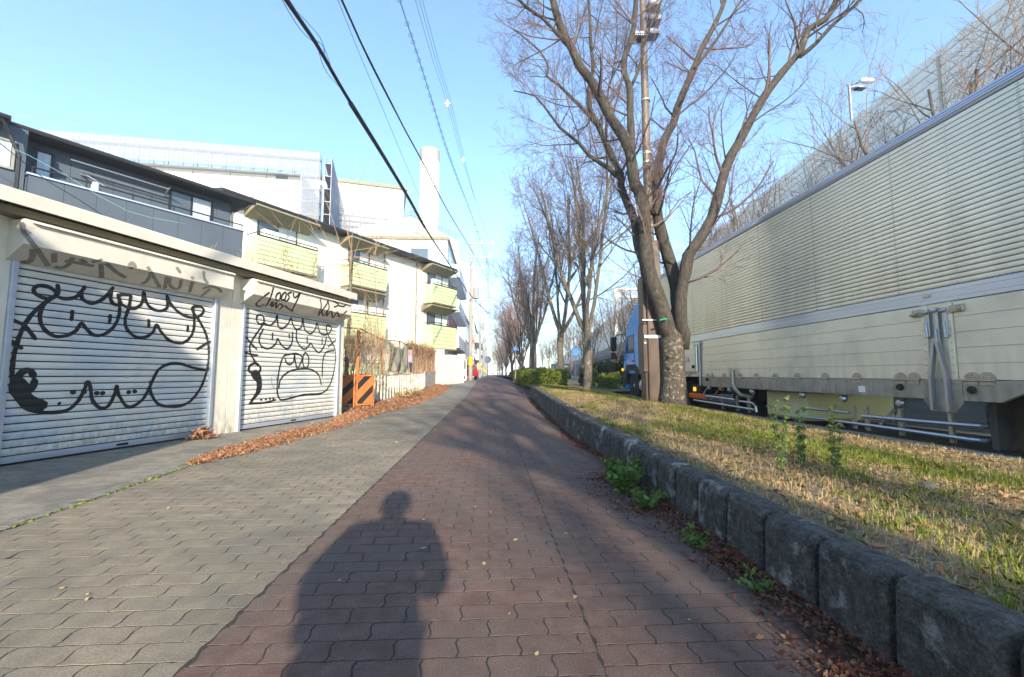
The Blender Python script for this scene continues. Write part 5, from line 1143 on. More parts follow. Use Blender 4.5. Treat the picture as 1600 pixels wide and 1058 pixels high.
# pollarded pole-like tree with whip branches, behind the second garage
hd = onY(549, 392, 13.6)
pt = thing('pollarded_tree', 'slim pollarded tree with long bare whips behind the second garage', 'tree', (hd.x-.03, 13.6, 0)); wr = random.Random(3); hx, hz = hd.x-pt.location.x, hd.z
MB().tube(catmull3([(.02, 0, -.1), (0, 0, 1.5), (.03, .02, 3), (hx, 0, hz)], .3), [.1, .085, .08, .075, .07, .07, .065, .06, .06, .06, .06, .06, .06, .06, .06, .07, .08][:len(catmull3([(.02, 0, -.1), (0, 0, 1.5), (.03, .02, 3), (hx, 0, hz)], .3))] if len(catmull3([(.02, 0, -.1), (0, 0, 1.5), (.03, .02, 3), (hx, 0, hz)], .3)) <= 17 else .075, 10).build('trunk', M_barklt, pt, smooth=True)
wh = MB()
def whip(P, r=.016):
    Q = catmull3(P, .2); wh.tube(Q, [r*(1-.8*i/(len(Q)-1)) for i in range(len(Q))], 4)
    for k in range(3):
        i = wr.randint(len(Q)//3, len(Q)-2); d = (Q[i+1]-Q[i]).normalized(); e = Vector((wr.gauss(0, .6), wr.gauss(0, .6), wr.uniform(0, .6))); wh.tube([Q[i], Q[i]+(d+e)*.3, Q[i]+(d+e*.8)*.7], [.005, .004, .002], 3)
for end in ((584,275),(534,306),(630,318),(608,325),(640,350),(497,286),(478,320),(470,345),(620,385),(660,400),(545,300),(510,460),(600,440),(455,410),(640,415),(700,340),(400,330),(530,440),(575,470),(560,260)):
    Y = 13.6+wr.uniform(-1.0, 1.0); q = onY(end[0], end[1], Y)-Vector(pt.location); p0 = Vector((hx, 0, hz-wr.uniform(0, .9))); dn = q-p0
    whip([p0, p0+Vector((dn.x*.3+wr.gauss(0, .06), dn.y*.3, dn.z*.15)), p0+dn*.65+Vector((wr.gauss(0, .09), 0, wr.gauss(-.08, .06))), q], wr.uniform(.009, .015))
wh.build('whip_branches', M_vine, pt)
# young thin bare trees beyond the garage roof (whips in front of the balconies)
for i, (px_, py_, Y, s, lb) in enumerate(((330, 545, 12.6, 1.25, 'thin yellowish shrub showing over the roof of the first garage'), (445, 540, 13.0, 1.35, 'thin yellowish shrub in front of the left apartment balcony'))):
    q = onY(px_, py_, Y); put_tree('shrub', q.x, Y, .9, 2+i, s, lb, 'thin shrubs behind the garages', 'thin_shrub')
wl_ = thing('spindly_tree', 'spindly tree with straight pale whips before the middle apartment balconies', 'tree', (-4.4, 15.6, 0)); wh2 = MB()
for a, b_ in (((600, 560), (590, 330)), ((575, 560), (573, 440)), ((590, 560), (612, 420)), ((582, 560), (560, 450)), ((605, 560), (640, 470))):
    p = onY(a[0], a[1], 15.6); q = onY(b_[0], b_[1], 15.6+wr.uniform(-.6, .6)); off = Vector(wl_.location)
    Q = catmull3([p-off-Vector((0, 0, 1)), (p+q)/2-off+Vector((wr.gauss(0, .1), 0, 0)), q-off], .3); wh2.tube(Q, [.022*(1-.8*i/(len(Q)-1)) for i in range(len(Q))], 4)
    for k in range(8):
        j = wr.randint(1, len(Q)-2); e = Vector((wr.gauss(0, .5), wr.gauss(0, .4), wr.uniform(.3, .9))).normalized()*wr.uniform(.3, .9); wh2.tube([Q[j], Q[j]+e*.5, Q[j]+e], [.007, .005, .002], 3)
wh2.build('stems', M_vine, wl_)
# ------------------------------------------------------------ expressway with noise barrier
TE = math.radians(6.86); D_E = 11.2
PE = (D_E*math.cos(TE), -D_E*math.sin(TE))
ex = thing('expressway', 'elevated expressway with tall ribbed noise barrier behind the truck', 'elevated road', (PE[0], PE[1], 0), PI/2-TE)
_, ztop = onP(1327, 190, PE, TE); zb = ztop-5.3
E0, E1 = -10, 320
MB().box(E0, E1, -.15, -18, zb-1.1, zb-.0).build('deck', M_barrierc, ex); MB().box(E0, E1, -.2, .05, zb-.7, zb+.55).build('parapet', M_barrierc, ex)
nr = 17; ph = (ztop-zb-.55)/nr
bme = MB().prism([(.0, 0), (.03, .012), (.042, ph*.3), (.04, ph*.8), (.015, ph-.02), (.0, ph-.006), (-.05, ph-.006), (-.05, 0)], 'x', 0, E1-E0).mesh('barrier_board', M_barrier)
for i in range(nr): link('barrier_board', bme, ex, (E0, 0, zb+.55+i*ph))
pm = MB().box(-.03, .03, .04, .08, 0, ztop-zb-.25).mesh('barrier_post', M_steel)
for i in range(60): link('barrier_post', pm, ex, (E0+2+i*4.0, 0, zb))
# arched piers
for i in range(13):
    s = 34+i*14; a = MB(); prof = [(-7, 0), (-6.4, 0), (-6.0, 1.6)]+[(-6.0+12*k/12, 1.6+2.2*math.sin(PI*k/12)) for k in range(1, 12)]+[(6.0, 1.6), (6.4, 0), (7, 0), (7, zb-1.1), (-7, zb-1.1)]
    a.prism(prof, 'y', 0, 0) if False else None
    n_ = len(prof); a.add([(s+u, yy, z) for yy in (-.6, -2.2) for u, z in prof], [tuple(range(n_)), tuple(reversed(range(n_, 2*n_)))]+[(k, n_+k, n_+(k+1) % n_, (k+1) % n_) for k in range(n_)])
    a.build('arched_pier', M_barrierc, ex)
MB().box(60, E1, -9, -9.4, 0, zb-1.1).build('back_wall', mat('dim_concrete', (.12,.115,.11), rough=.9), ex)
def exl(name, label, px_, pytop, pybase):
    s, z0_ = onP(px_, pybase, PE, TE); _, z1_ = onP(px_, pytop, PE, TE)
    base = Vector((PE[0]+math.sin(TE)*s, PE[1]+math.cos(TE)*s, ztop-.6))
    return thing(name, label, 'street lamp', base), z1_-ztop+.6
L_, hh = exl('street_lamp', 'double-headed street lamp standing on the noise barrier', 1327, 133, 190)
MB().tube([(0, -.1, 0), (0, -.1, hh)], .05, 8).build('pole', M_scaf, L_)
hd_ = MB(); hd_.tube([(-.1, -.1, hh), (.15, -.15, hh+.02), (.35, -.25, hh+.08)], .03, 6); hd_.build('arm', M_scaf, L_)
for dy in (-.35, .05):
    l = MB(); l.lathe([(0, 0), (.07, .04), (.11, .25), (.09, .5), (0, .58)], (.15, dy, hh+.02), 'x', 10); o = l.build('lamp_head', M_alub, L_); 
MB().box(.2, .55, -.2, -.02, hh-.16, hh-.1, .02).build('lamp_head', M_dark, L_)
# gantry further along
g0 = onY(962, 480, 46)
ga = thing('sign_gantry', 'white steel gantry over the expressway above the blue cab', 'gantry', (g0.x, 46, zb)); 
z1_ = onY(962, 452, 46).z-zb; z2_ = onY(962, 464, 46).z-zb
MB().tube([(0, 0, 0), (0, 0, z1_)], .22, 10).build('post', M_white, ga); MB().tube([(12, 0, 0), (12, 0, z1_)], .22, 10).build('post', M_white, ga)
gm = MB(); gm.tube([(0, 0, z1_), (12, 0, z1_)], .16, 8); gm.tube([(0, 0, z2_), (12, 0, z2_)], .16, 8)
for i in range(12): gm.tube([(i, 0, z1_ if i % 2 else z2_), (i+1, 0, z2_ if i % 2 else z1_)], .08, 6)
gm.build('truss_beam', M_white, ga)
# parked-off traffic glimpsed under the trees
def car(label, x, y, z, col, rz=0, name='parked_car', s=1., group=None, cat='car'):
    c = thing(name, label, cat, (x, y, z), rz, group)
    pr = [(-2.0, .35), (-2.05, .75), (-1.75, .95), (-1.2, 1.42), (.6, 1.45), (1.2, 1.0), (1.95, .85), (2.05, .4)]
    n_ = len(pr); vs = []; fs = []
    for x_, k in ((-.8, .06), (-.72, 0), (.72, 0), (.8, .06)):
        vs += [(x_*(1 if z_ < 1.0 else .86), y_*(1-k*.4), z_-(k*.4 if z_ > 1 else 0)) for y_, z_ in pr]
    fs = [tuple(range(n_)), tuple(reversed(range(3*n_, 4*n_)))]
    for j in range(3): fs += [(j*n_+i, j*n_+n_+i, j*n_+n_+(i+1) % n_, j*n_+(i+1) % n_) for i in range(n_)]
    bd = MB().add(vs, fs).build('body', mat('car_paint_'+name+str(round(col[0]*100)), col, rough=.25, spec=.6), c); smooth_by_angle(bd, 30)
    MB().prism([(-1.25, .98), (-1.1, 1.36), (.5, 1.38), (.95, 1.0)], 'x', -.745, .745).build('side_glass', M_glass, c)
    MB().box(-.6, .6, -1.72, -1.58, .98, 1.2).build('rear_window', M_glass, c)
    for sx in (-1, 1):
        MB().box(sx*.72-.08, sx*.72+.08, -2.07, -2.0, .7, .85).build('tail_lamp', M_redp, c)
        for wy in (-1.25, 1.3): 
            t_ = MB().disc((sx*.72, wy, .31), .31, 'x', .2, 18).build('wheel', M_black, c); MB().disc((sx*.73, wy, .31), .18, 'x', .21, 12).build('rim', M_alub, t_)
    return c
car('small red car parked behind the concrete utility pole', -2.3, 41.2, .45, (.3,.02,.02), .25)
car('dark car on the road beyond the green hedge', 6.6, 40, .55, (.05,.06,.08), 0, 'car_on_road')
car('blue car on the road far beyond the hedge', 6.4, 62, .55, (.03,.2,.5), 0, 'car_on_road')
car('white car on the road farthest beyond the hedge', 6.2, 80, .55, (.6,.6,.6), 0, 'car_on_road')

# ------------------------------------------------------------ big white complex under scaffolding
def box_between(name, label, cat, pA, pB, ztop_, depth, m):
    """building whose front runs from pA to pB (x,y)"""
    th = math.atan2(pB[0]-pA[0], pB[1]-pA[1]); L = math.hypot(pB[0]-pA[0], pB[1]-pA[1])
    t = thing(name, label, cat, (pA[0], pA[1], 0), PI/2-th); MB().box(0, L, 0, depth, -.5, ztop_).build('wall', m, t); return t, L
def xz(px_, py_, Y): q = onY(px_, py_, Y); return q.x, q.z
a0 = xz(60, 240, 56); a1 = xz(472, 271, 60)
A_, LA = box_between('scaffolded_building', 'large white sheeted building with scaffolding along its top, behind the dark house', 'building', (a0[0]-10, 55.2), (a1[0], 60), a1[1], 14, M_hoarding)
zA = a1[1]
def scaffold(par, x0, x1, y0, z0, z1, lift=1.9, bay=1.8, deck=.9, mesh_=True, netz=None, nm=None):
    s_ = MB(); nx_ = max(1, round((x1-x0)/bay)); nz = max(1, round((z1-z0)/lift))
    for i in range(nx_+1):
        x = x0+(x1-x0)*i/nx_
        for yy in (y0, y0-deck): s_.tube([(x, yy, z0), (x, yy, z1+.9)], .055, 5, False)
    for j in range(nz+1):
        z = z0+(z1-z0)*j/nz
        for yy in (y0, y0-deck):
            s_.tube([(x0, yy, z), (x1, yy, z)], .05, 5, False); s_.tube([(x0, yy, min(z+.95, z1+.9)), (x1, yy, min(z+.95, z1+.9))], .04, 4, False)
    for i in range(0, nx_, 2):
        for j in range(nz): 
            z = z0+(z1-z0)*j/nz; s_.tube([(x0+(x1-x0)*i/nx_, y0-deck, z), (x0+(x1-x0)*(i+1)/nx_, y0-deck, z+(z1-z0)/nz)], .035, 4, False)
    s_.build('scaffold_tubes', M_scaf, par)
    for j in range(nz+1):
        z = z0+(z1-z0)*j/nz; MB().box(x0, x1, y0-deck+.06, y0-.06, z-.12, z-.04).build('deck', M_scaf, par)
    if mesh_: MB().box(x0, x1, y0-deck-.09, y0-deck-.07, netz or z0, z1+.9).build('mesh_sheet', nm or M_meshsheet, par)
scaffold(A_, 0, LA+2.6, -.1, zA-.6, zA+1.9, netz=zA-.2)
scaffold(A_, LA+.1, LA+2.7, -.1, zA-19, zA-.7)
for (px_, py_, w_, h_) in ((440, 278, 1.6, 1.35), (421, 294, 1.7, 1.5), (440, 310, 1.7, 1.5)):
    q = onY(px_, py_, 59.6); s = (q.x-A_.location.x)/math.sin(math.atan2(a1[0]-a0[0]+10, 4.8)); MB().box(s-w_/2, s+w_/2, -.06, -.005, q.z-h_/2, q.z+h_/2).build('sheet_opening', M_scaf, A_)
for i in range(1, 9): MB().box(LA*i/9-.04, LA*i/9+.04, -.03, -.004, zA-18, zA-.05).build('panel_joint', M_soffit, A_)
for z in (zA-4, zA-8, zA-12): MB().box(0, LA, -.034, -.03, z, z+.08).build('panel_joint', M_soffit, A_)
# side of that building, going back
b0 = (a1[0]+2.7*.97, 60.2); b1x = xz(527, 300, 78)
B_, LB = box_between('scaffold_side_wing', 'netted side face of the scaffolded building, coloured blue-grey for its shade', 'building', (b0[0]+.3, b0[1]+.2), (b1x[0], 78), zA-1.5, .5, mat('shaded_side_netting', (.2,.27,.4), rough=.9))  # blue-grey carries the shade of a face turned from the sun
scaffold(B_, 0, LB, -.05, zA-17, zA+1.9, nm=mat('shaded_blue_netting', (.13,.18,.3), rough=.9, alpha=.75));  # blue net in a darker copy, shade of this side put into its colour
c0 = xz(510, 283, 71.6); c1 = xz(637, 297, 75)
C_, LC = box_between('white_slab_building', 'tall white windowless building block left of the chimney', 'building', (c0[0]-2, 71.5), (c1[0]-.6, 75), c1[1], 12, M_hoarding)
MB().box(-.2, LC+.5, -.3, 12.3, c1[1], c1[1]+.5).build('roof_edge', M_soffit, C_)
MB().box(LC-.9, LC+.02, -.03, -.005, c1[1]-9, c1[1]-.1).build('blue_strip', mat('blue_grey_cladding', (.3,.36,.5), rough=.8), C_)
scaffold(C_, LC-14, LC+1.6, -2.0, c1[1]-18, c1[1]-6.6, mesh_=False)
scaffold(C_, LC-14, LC+1.6, -3.4, c1[1]-18, c1[1]-8, mesh_=True)
d0 = (-11.3*.99, 59.5); zD = .98+22.5
D_, LD = box_between('cream_plant_building', 'cream building with stepped stair lines at the foot of the chimney', 'building', (-11.35, 60), (-5.35, 71), zD, 10, mat('cream_wall', (.62,.58,.46), (.66,.62,.5), rough=.85, scale=.6))
rl_ = MB(); 
for z in (.35, .7, 1.05): rl_.tube([(0, .1, zD+z), (LD, .1, zD+z)], .04, 5)
for i in range(14): rl_.tube([(LD*i/13, .1, zD), (LD*i/13, .1, zD+1.05)], .04, 5)
rl_.build('roof_railing', M_scaf, D_)
for i in range(5): MB().box(.5+i*.9, LD-.5+i*.1, -.05, -.004, zD-2-i*1.9, zD-1.9-i*1.9).build('ledge', M_soffit, D_)
MB().box(LD, LD+6, .5, 10, 0, zD-3).build('lower_wing', M_white, D_)
for i in range(1, 6): MB().box(LC*i/6-.04, LC*i/6+.04, -.03, -.004, c1[1]-18, c1[1]-.05).build('panel_joint', M_soffit, C_)
# chimney
ch = onY(672, 236, 92); chm = thing('chimney', 'tall round white chimney with brownish top rim', 'chimney', (ch.x, 92, 0)); zt = ch.z; rr2 = 15.3/F_PX*92
MB().lathe([(rr2*1.02, 0), (rr2, zt-4.5), (rr2, zt-2.6)], (0, 0, 0), 'z', 40).build('shaft', M_white, chm, smooth=False); smooth_by_angle(chm.children[0] if chm.children else bpy.data.objects['shaft'], 50)
MB().lathe([(rr2*1.03, zt-2.6), (rr2*1.03, zt-.1), (rr2*.9, zt), (rr2*.85, zt-.5)], (0, 0, 0), 'z', 40).build('top_rim', mat('brown_grey_louvre', (.26,.23,.21), (.32,.29,.27), rough=.8, scale=3, aniso=(4,4,.2)), chm)
for i in range(6): MB().lathe([(rr2*1.02, zt-9-i*7), (rr2*1.025, zt-8.9-i*7), (rr2*1.02, zt-8.8-i*7)], (0, 0, 0), 'z', 40).build('band', M_soffit, chm)
MB().box(-.3, .3, -rr2*1.05, -rr2*.95, zt-3.5, zt-1.5).build('inspection_platform', M_white, chm)

# ------------------------------------------------------------ buildings along the left of the path
def block(label, x0, x1, y0, y1, H, m, floors, bays, bm=None, name='apartment_building', balc=True):
    g_ = gpf(y0); b_ = thing(name, label, 'building', (x1, y0, g_)); MB().box(x0-x1, 0, 0, y1-y0, -.3, H).build('wall', m, b_)
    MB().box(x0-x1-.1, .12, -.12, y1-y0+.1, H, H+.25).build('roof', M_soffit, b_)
    fh = H/floors; L = y1-y0
    for f_ in range(floors):
        z = f_*fh
        for k in range(bays):
            ya = L*(k+.15)/bays; yb = L*(k+.8)/bays
            o = MB().box(.004, .03, ya, yb, z+fh*.25, z+fh*.8).build('window', M_dark, b_)
            MB().box(.031, .04, ya+.06, yb-.06, z+fh*.28, z+fh*.77).build('pane', M_glasslt, o)
        # end face windows
        for k in range(2):
            xa = (x0-x1)*(.15+.4*k); MB().box(xa-1.4, xa, -.03, -.004, z+fh*.3, z+fh*.75).build('window', M_glass, b_)
        if balc and f_: MB().box(.05, 1.0, .2, L-.2, z-.15, z+.95, .02).build('balcony', bm or m, b_)
    return b_
M_bluew = mat('pale_blue_white_wall', (.6,.64,.7), (.66,.7,.75), rough=.8, scale=.8)
block('pale blue-white flats with curved balconies beyond the green-balcony block', -14, -3.5, 34.5, 46, 11.6, M_bluew, 4, 3, M_bluew)
block('white shop building with red and white sign beyond the flats', -16, -3.2, 56, 70, 8, M_white, 2, 4, balc=False)
block('distant cream block on the left of the path', -18, -2.9, 80, 100, 10, M_cream, 3, 5)
block('far white block near the vanishing point on the left', -18, -3.1, 115, 150, 12, M_white, 4, 8)
block('pale grey block at the far end, left of the path', -20, -3.3, 180, 260, 14, M_bluew, 5, 10, balc=False)
for i, (x0, x1, y0, H, m, lb) in enumerate(((-14, -2, 330, 14, M_bluew, 'hazy block closing the far end of the path, left part'), (-1, 9, 350, 10, M_white, 'hazy white block closing the far end of the path, centre'), (10, 40, 340, 16, M_bluew, 'hazy block closing the far end of the path, right part'))):
    block(lb, x0, x1, y0, y0+20, H, m, 4, 4, balc=False)
# red and white sign board on a frame
sb = thing('shop_sign', 'tall sign board, red above and grey white below, beside the utility pole', 'sign', (-2.0, 46, .45)); q1 = onY(741, 530, 46); q0_ = onY(733.5, 530, 46)
x0s, x1s = q0_.x+2.0, q1.x+2.0
MB().tube([((x0s+x1s)/2, 0, 0), ((x0s+x1s)/2, 0, 4.6)], .06, 8).build('post', M_steel, sb)
MB().box(x0s, x1s, -.14, -.065, 3.75, 4.75, .01).build('red_board', mat('faded_red_sign', (.55,.18,.17), (.6,.3,.28), rough=.5, scale=9), sb); MB().box(x0s, x1s, -.14, -.065, 1.4, 3.7, .01).build('board', mat('grey_sign', (.45,.48,.52), (.3,.33,.38), rough=.5, scale=7), sb)
for i in range(4): MB().box(x0s+.05, x1s-.05, -.15, -.141, 1.6+i*.5, 1.8+i*.5).build('print_block', M_signwhite, sb)
# vending machine
vm = thing('vending_machine', 'white vending machine with dark display and red top before the flats', 'vending machine', (onY(722, 560, 37).x, 37, gpf(37)))
MB().box(-.38, .38, 0, .7, 0, 1.83, .02).build('cabinet', M_signwhite, vm); MB().box(-.33, .33, -.02, -.003, 1.0, 1.6).build('display', M_glass, vm); MB().box(-.33, .33, -.02, -.003, 1.62, 1.78).build('red_panel', M_redp, vm)
dr = MB()
for i in range(6):
    for j in range(2): dr.tube([(-.26+i*.1, -.03, 1.08+j*.25), (-.26+i*.1, -.03, 1.22+j*.25)], .025, 6)
dr.build('drinks', mat('drink_cans', (.5,.5,.5), (.4,.1,.1), rough=.4, scale=20), vm); MB().box(-.3, .3, -.02, -.003, .15, .4).build('delivery_slot', M_dark, vm)
# round mirror, blue round sign
q = onY(762, 562, 50); mi = thing('traffic_mirror', 'round grey traffic mirror on a pole at the far left of the path', 'mirror', (q.x, 50, .45)); MB().tube([(0, 0, 0), (0, 0, q.z+.2-.45)], .05, 8).build('pole', M_scaf, mi); MB().disc((0, -.1, q.z-.45), .42, 'y', .08, 24).build('mirror_disc', mat('mirror_grey', (.2,.22,.24), rough=.3), mi)
q = onY(805.3, 545.5, 26); bs = thing('round_traffic_sign', 'round blue path sign on a thin post beside the hedge', 'sign', (q.x, 26, .7)); MB().tube([(0, 0, 0), (0, 0, q.z-.7+.2)], .03, 8).build('post', mat('ochre_post', (.5,.38,.2), rough=.6), bs)
MB().disc((0, -.05, q.z-.7), .15, 'y', .02, 24).build('sign_face', M_signblue, bs); 
sy = MB(); sy.box(-.05, -.02, -.075, -.061, q.z-.7-.07, q.z-.7+.04); sy.disc((-.035, -.068, q.z-.7+.07), .022, 'y', .012, 8); sy.box(.03, .055, -.075, -.061, q.z-.7-.07, q.z-.7+.01); sy.disc((.042, -.068, q.z-.7+.035), .017, 'y', .012, 8); sy.build('pedestrian_symbol', M_signwhite, bs)
q = onY(899, 550, 38); bs = thing('road_sign', 'blue road sign seen through the trees left of the twin-trunk tree', 'sign', (q.x, 38, .5)); MB().tube([(0, 0, 0), (0, 0, q.z-.5)], .04, 8).build('post', M_scaf, bs); MB().disc((0, -.06, q.z-.5), .35, 'y', .03, 20).build('sign_face', M_signblue, bs)

# ------------------------------------------------------------ utility poles and wires
def upole(label, x, y, H, arms=True, stag=0):
    z = gpf(y); p = thing('utility_pole', label, 'utility pole', (x, y, z), 0, 'utility poles along the path')
    MB().tube([(0, 0, -.2), (0, 0, H)], [.19, .12], 12).build('pole', M_conc, p)
    MB().tube([(0, 0, H), (0, 0, H+1.1), (.75, 0, H+1.15)], .05, 6).build('top_arm', M_scaf, p)
    a = MB()
    for zz, x0_, x1_ in ((H-.1, -.35, 2.1), (H-1.35, -.3, 1.9), (H-2.4, -.1, 1.1)): a.box(x0_, x1_, -.16, -.08, zz-.05, zz+.05)
    a.build('crossarm', M_scaf, p)
    ii = MB()
    for zz, xs in ((H-.1, (.9, 1.95)), (H-1.35, (.8, 1.8)), (H-2.4, (1.0,))):
        for xx in xs: ii.lathe([(.05, 0), (.07, .06), (.04, .12), (.06, .18), (.02, .24)], (xx, -.12, zz+.05), 'z', 8)
    ii.build('insulator', M_signwhite, p)
    MB().tube([(.45, -.1, H-5.2), (.45, -.1, H-4.2)], .26, 14).build('transformer', M_conc, p)
    b_ = MB(); b_.box(-.5, 2.15, -.18, -.1, H-5.35-stag, H-5.27-stag); b_.tube([(0, 0, H-6.3), (1.3, -.1, H-5.3)], .025, 5); b_.tube([(0, 0, H-7.0), (2.1, -.1, H-7.0)], .02, 5); b_.build('cable_bracket', M_scaf, p)
    MB().tube([(0, 0, 1.3), (0, 0, 2.1)], .20, 12).build('yellow_guard', M_yellow, p); return p
upole('nearest concrete utility pole, behind the vending machine', -1.72, 38.5, 12.6)
upole('second concrete utility pole, just right of the nearest one', -1.55, 68, 13)
for i, y in enumerate((98, 130, 165, 210)): upole('small far utility pole, '+('third', 'fourth', 'fifth', 'sixth')[i]+' from the vending machine', -1.5, y, 13)
def wire(name, label, pix, pa, pb, r, m=M_cable, group=None, extra=(), cat='cable'):
    """cable through sight lines, lying in the vertical plane over pa-pb"""
    th = math.atan2(pb[0]-pa[0], pb[1]-pa[1]); P = []
    for x, y in pix:
        s, z = onP(x, y, pa, th); P.append(Vector((pa[0]+math.sin(th)*s, pa[1]+math.cos(th)*s, z)))
    d = (P[0]-P[1]).normalized(); P = [P[0]+d*7]+P
    P += [Vector(e) for e in extra]
    mb = MB(); Q = catmull3(P, .4); mb.tube(Q, r, 8)
    o = mb.build(name, m, smooth=True); tag(o, label, cat, group); return Q
a_, b_ = (-3.0, 7), (-1.7, 38)
Q = wire('thick_cable', 'thick black cable bundle crossing the sky from top left to the nearest pole', [(447,0),(495,70),(537,143),(600,245),(640,312),(668,362),(700,410),(735,461)], a_, b_, .035, extra=[onY(763, 490, 40)])
sl = MB().tube([Q[i]+Vector((0, 0, -.01)) for i in range(14, min(34, len(Q)-8))], .052, 8).build('cable_sleeve', M_cable, smooth=True); tag(sl, 'fatter sleeve section on the thick black cable', 'cable')
lp = MB(); R5 = random.Random(2)
for i in range(6, 14): 
    if i+3 < len(Q): lp.tube(catmull3([Q[i], (Q[i+1]+Q[i+2])/2+Vector((R5.gauss(0, .05), 0, R5.choice((-.1, .08)))), Q[i+3]], .1), .006, 4)
o = lp.build('loose_wires', M_cable, smooth=True); tag(o, 'thin loose wires looping round the thick cable', 'wire')
Q2 = wire('twisted_cable', 'second black cable bundle right of the thick one, running to the nearest pole', [(534,0),(568,75),(610,158),(634,205),(665,262),(700,330),(740,397),(763,440)], (-3.4, 9.6), (-1.45, 38), .028)
MB_ = MB().tube([Q2[i]+Vector((0, 0, -.06*math.sin(PI*(i-8)/12))) for i in range(8, min(21, len(Q2)))], .012, 6).build('hanging_wire', M_cable, smooth=True); tag(MB_, 'thin wire drooping below the second cable bundle', 'wire')
wire('thin_wire', 'single thin wire between the two black cable bundles', [(528,0),(560,80),(600,175),(640,270),(668,330),(735,455)], (-3.2, 9), (-1.6, 38), .006, M_wire, cat='wire')
Q3 = wire('spiral_wire', 'pair of thin wires with ring spacers, left of the triple line', [(624,0),(650,80),(672,150),(695,225),(715,280),(738,340),(765,420)], (-2.6, 12), (-.6, 38), .008, M_wire, cat='wire')
rg_ = MB()
for i in range(3, len(Q3)-2, 1):
    for k in range(10):
        a0_, a1_ = 2*PI*k/10, 2*PI*(k+1)/10; rg_.tube([Q3[i]+Vector((math.cos(a0_)*.07, 0, math.sin(a0_)*.07)), Q3[i]+Vector((math.cos(a1_)*.07, 0, math.sin(a1_)*.07))], .008, 4, False)
o = rg_.build('ring_spacers', M_wire); tag(o, 'ring spacers threaded along the pair of thin wires', 'spacer')
MB_ = MB().tube([q+Vector((.05, 0, -.09)) for q in Q3], .007, 6).build('spiral_wire', M_wire); tag(MB_, 'lower wire of the pair carrying ring spacers', 'wire')
for k, (dx, lb) in enumerate(((0, 'left wire of the triple line right of the ring spacers'), (6, 'middle wire of the triple line right of the ring spacers'), (11, 'right wire of the triple line right of the ring spacers'))):
    Qk = wire('power_line', lb, [(649+dx,0),(678+dx*.8,100),(698+dx*.6,160),(722+dx*.4,250),(745,320),(764,376)], (-2.3+.1*k, 12.5), (-.3, 38), .007, M_wire, 'triple power line', cat='wire')
for x, y in ((699, 162), (724, 250)):
    q = onP(x, y, (-2.3, 12.5), math.atan2(2., 25.5)); th = math.atan2(2., 25.5); c_ = Vector((-2.3+math.sin(th)*q[0], 12.5+math.cos(th)*q[0], q[1]))
    s_ = MB(); s_.tube([c_+Vector((-.12, 0, 0)), c_+Vector((.14, 0, 0))], .03, 8); s_.tube([c_+Vector((0, 0, -.16)), c_+Vector((0, 0, .16))], .035, 8); o = s_.build('wire_spreader', M_signwhite); tag(o, 'white spreader clamp on the triple line, '+('upper one' if y < 200 else 'lower one near the chimney'), 'spacer')
wire('service_wire', 'pale blue thin service wire crossing in front of the dark house', [(-30,215),(40,240),(110,278),(200,330),(300,352)], (-9.5, 8.5), (-7.3, 12.9), .005, mat('pale_cyan_wire', (.25,.5,.5), rough=.5), cat='wire')
wire('service_wire', 'thin dark service wire slanting down in front of the dark house balcony', [(20,240),(70,280),(120,310),(160,336)], (-9.0, 8.2), (-7.3, 11.9), .007, M_cable, cat='wire')
# span wires beyond the first pole
for i, (x, z) in enumerate(((-1.3, 7.5), (-.3, 12.5), (-.1, 11.3), (-1.6, 6.4))):
    P = [Vector((x-.1, 38.5, z+.45)), Vector((x, 53, z-.3)), Vector((x+.1, 68, z+.5)), Vector((x+.1, 83, z-.3)), Vector((x+.15, 98, z+.5)), Vector((x+.2, 130, z+.5)), Vector((x+.2, 210, z+.5))]
    o = MB().tube(catmull3(P, 2), .02, 5).build('span_wire', M_wire); tag(o, ['lowest', 'topmost', 'second from top', 'lower left'][i]+' span wire running between the distant utility poles', 'wire', 'span wires')

# ------------------------------------------------------------ neighbour building behind the viewer (casts the shade on the first shutter)
nb = thing('neighbour_building', 'pale gabled building behind the viewpoint whose shade falls on the first shutter', 'building', (-3.27, -1.5, 0))
MB().add([(x, y, z) for y in (0, -9) for x, z in ((0, -.1), (-8, -.1), (-8, 5.3), (-4, 6.9), (0, 4.82))], [(4,3,2,1,0), (5,6,7,8,9)]+[(i, (i+1) % 5, 5+(i+1) % 5, 5+i) for i in range(5)]).build('wall', M_cream, nb)
window(nb, 0, 0, 0, 0, 0, 1) if False else None
for i in range(3): MB().box(.003, .03, -3-i*2.4, -1.6-i*2.4, 1, 2.2).build('window', M_glass, nb)

# ------------------------------------------------------------ the person holding the camera (seen only as a shadow)
def skin(name, verts, edges, radii, m, parent, root=0, sub=2):
    me = bpy.data.meshes.new(name); me.from_pydata(verts, edges, []); me.materials.append(m); o = link(name, me, parent)
    md = o.modifiers.new('s', 'SKIN'); md.use_smooth_shade = True
    for i, r in enumerate(radii):
        sv = me.skin_vertices[0].data[i]; sv.radius = r if hasattr(r, '__len__') else (r, r); sv.use_root = (i == root)
    sd = o.modifiers.new('u', 'SUBSURF'); sd.levels = sub; sd.render_levels = sub; return o
pe = thing('person', 'person in a dark coat holding the camera, throwing the long shadow on the path', 'person', (-.14, -.5, 0))
M_skin = mat('skin', (.45,.28,.2), rough=.6); M_coat = mat('dark_coat', (.03,.03,.04), rough=.9); M_jeans = mat('trousers', (.03,.04,.07), rough=.9); M_hair = mat('hair', (.015,.012,.01), rough=.8)
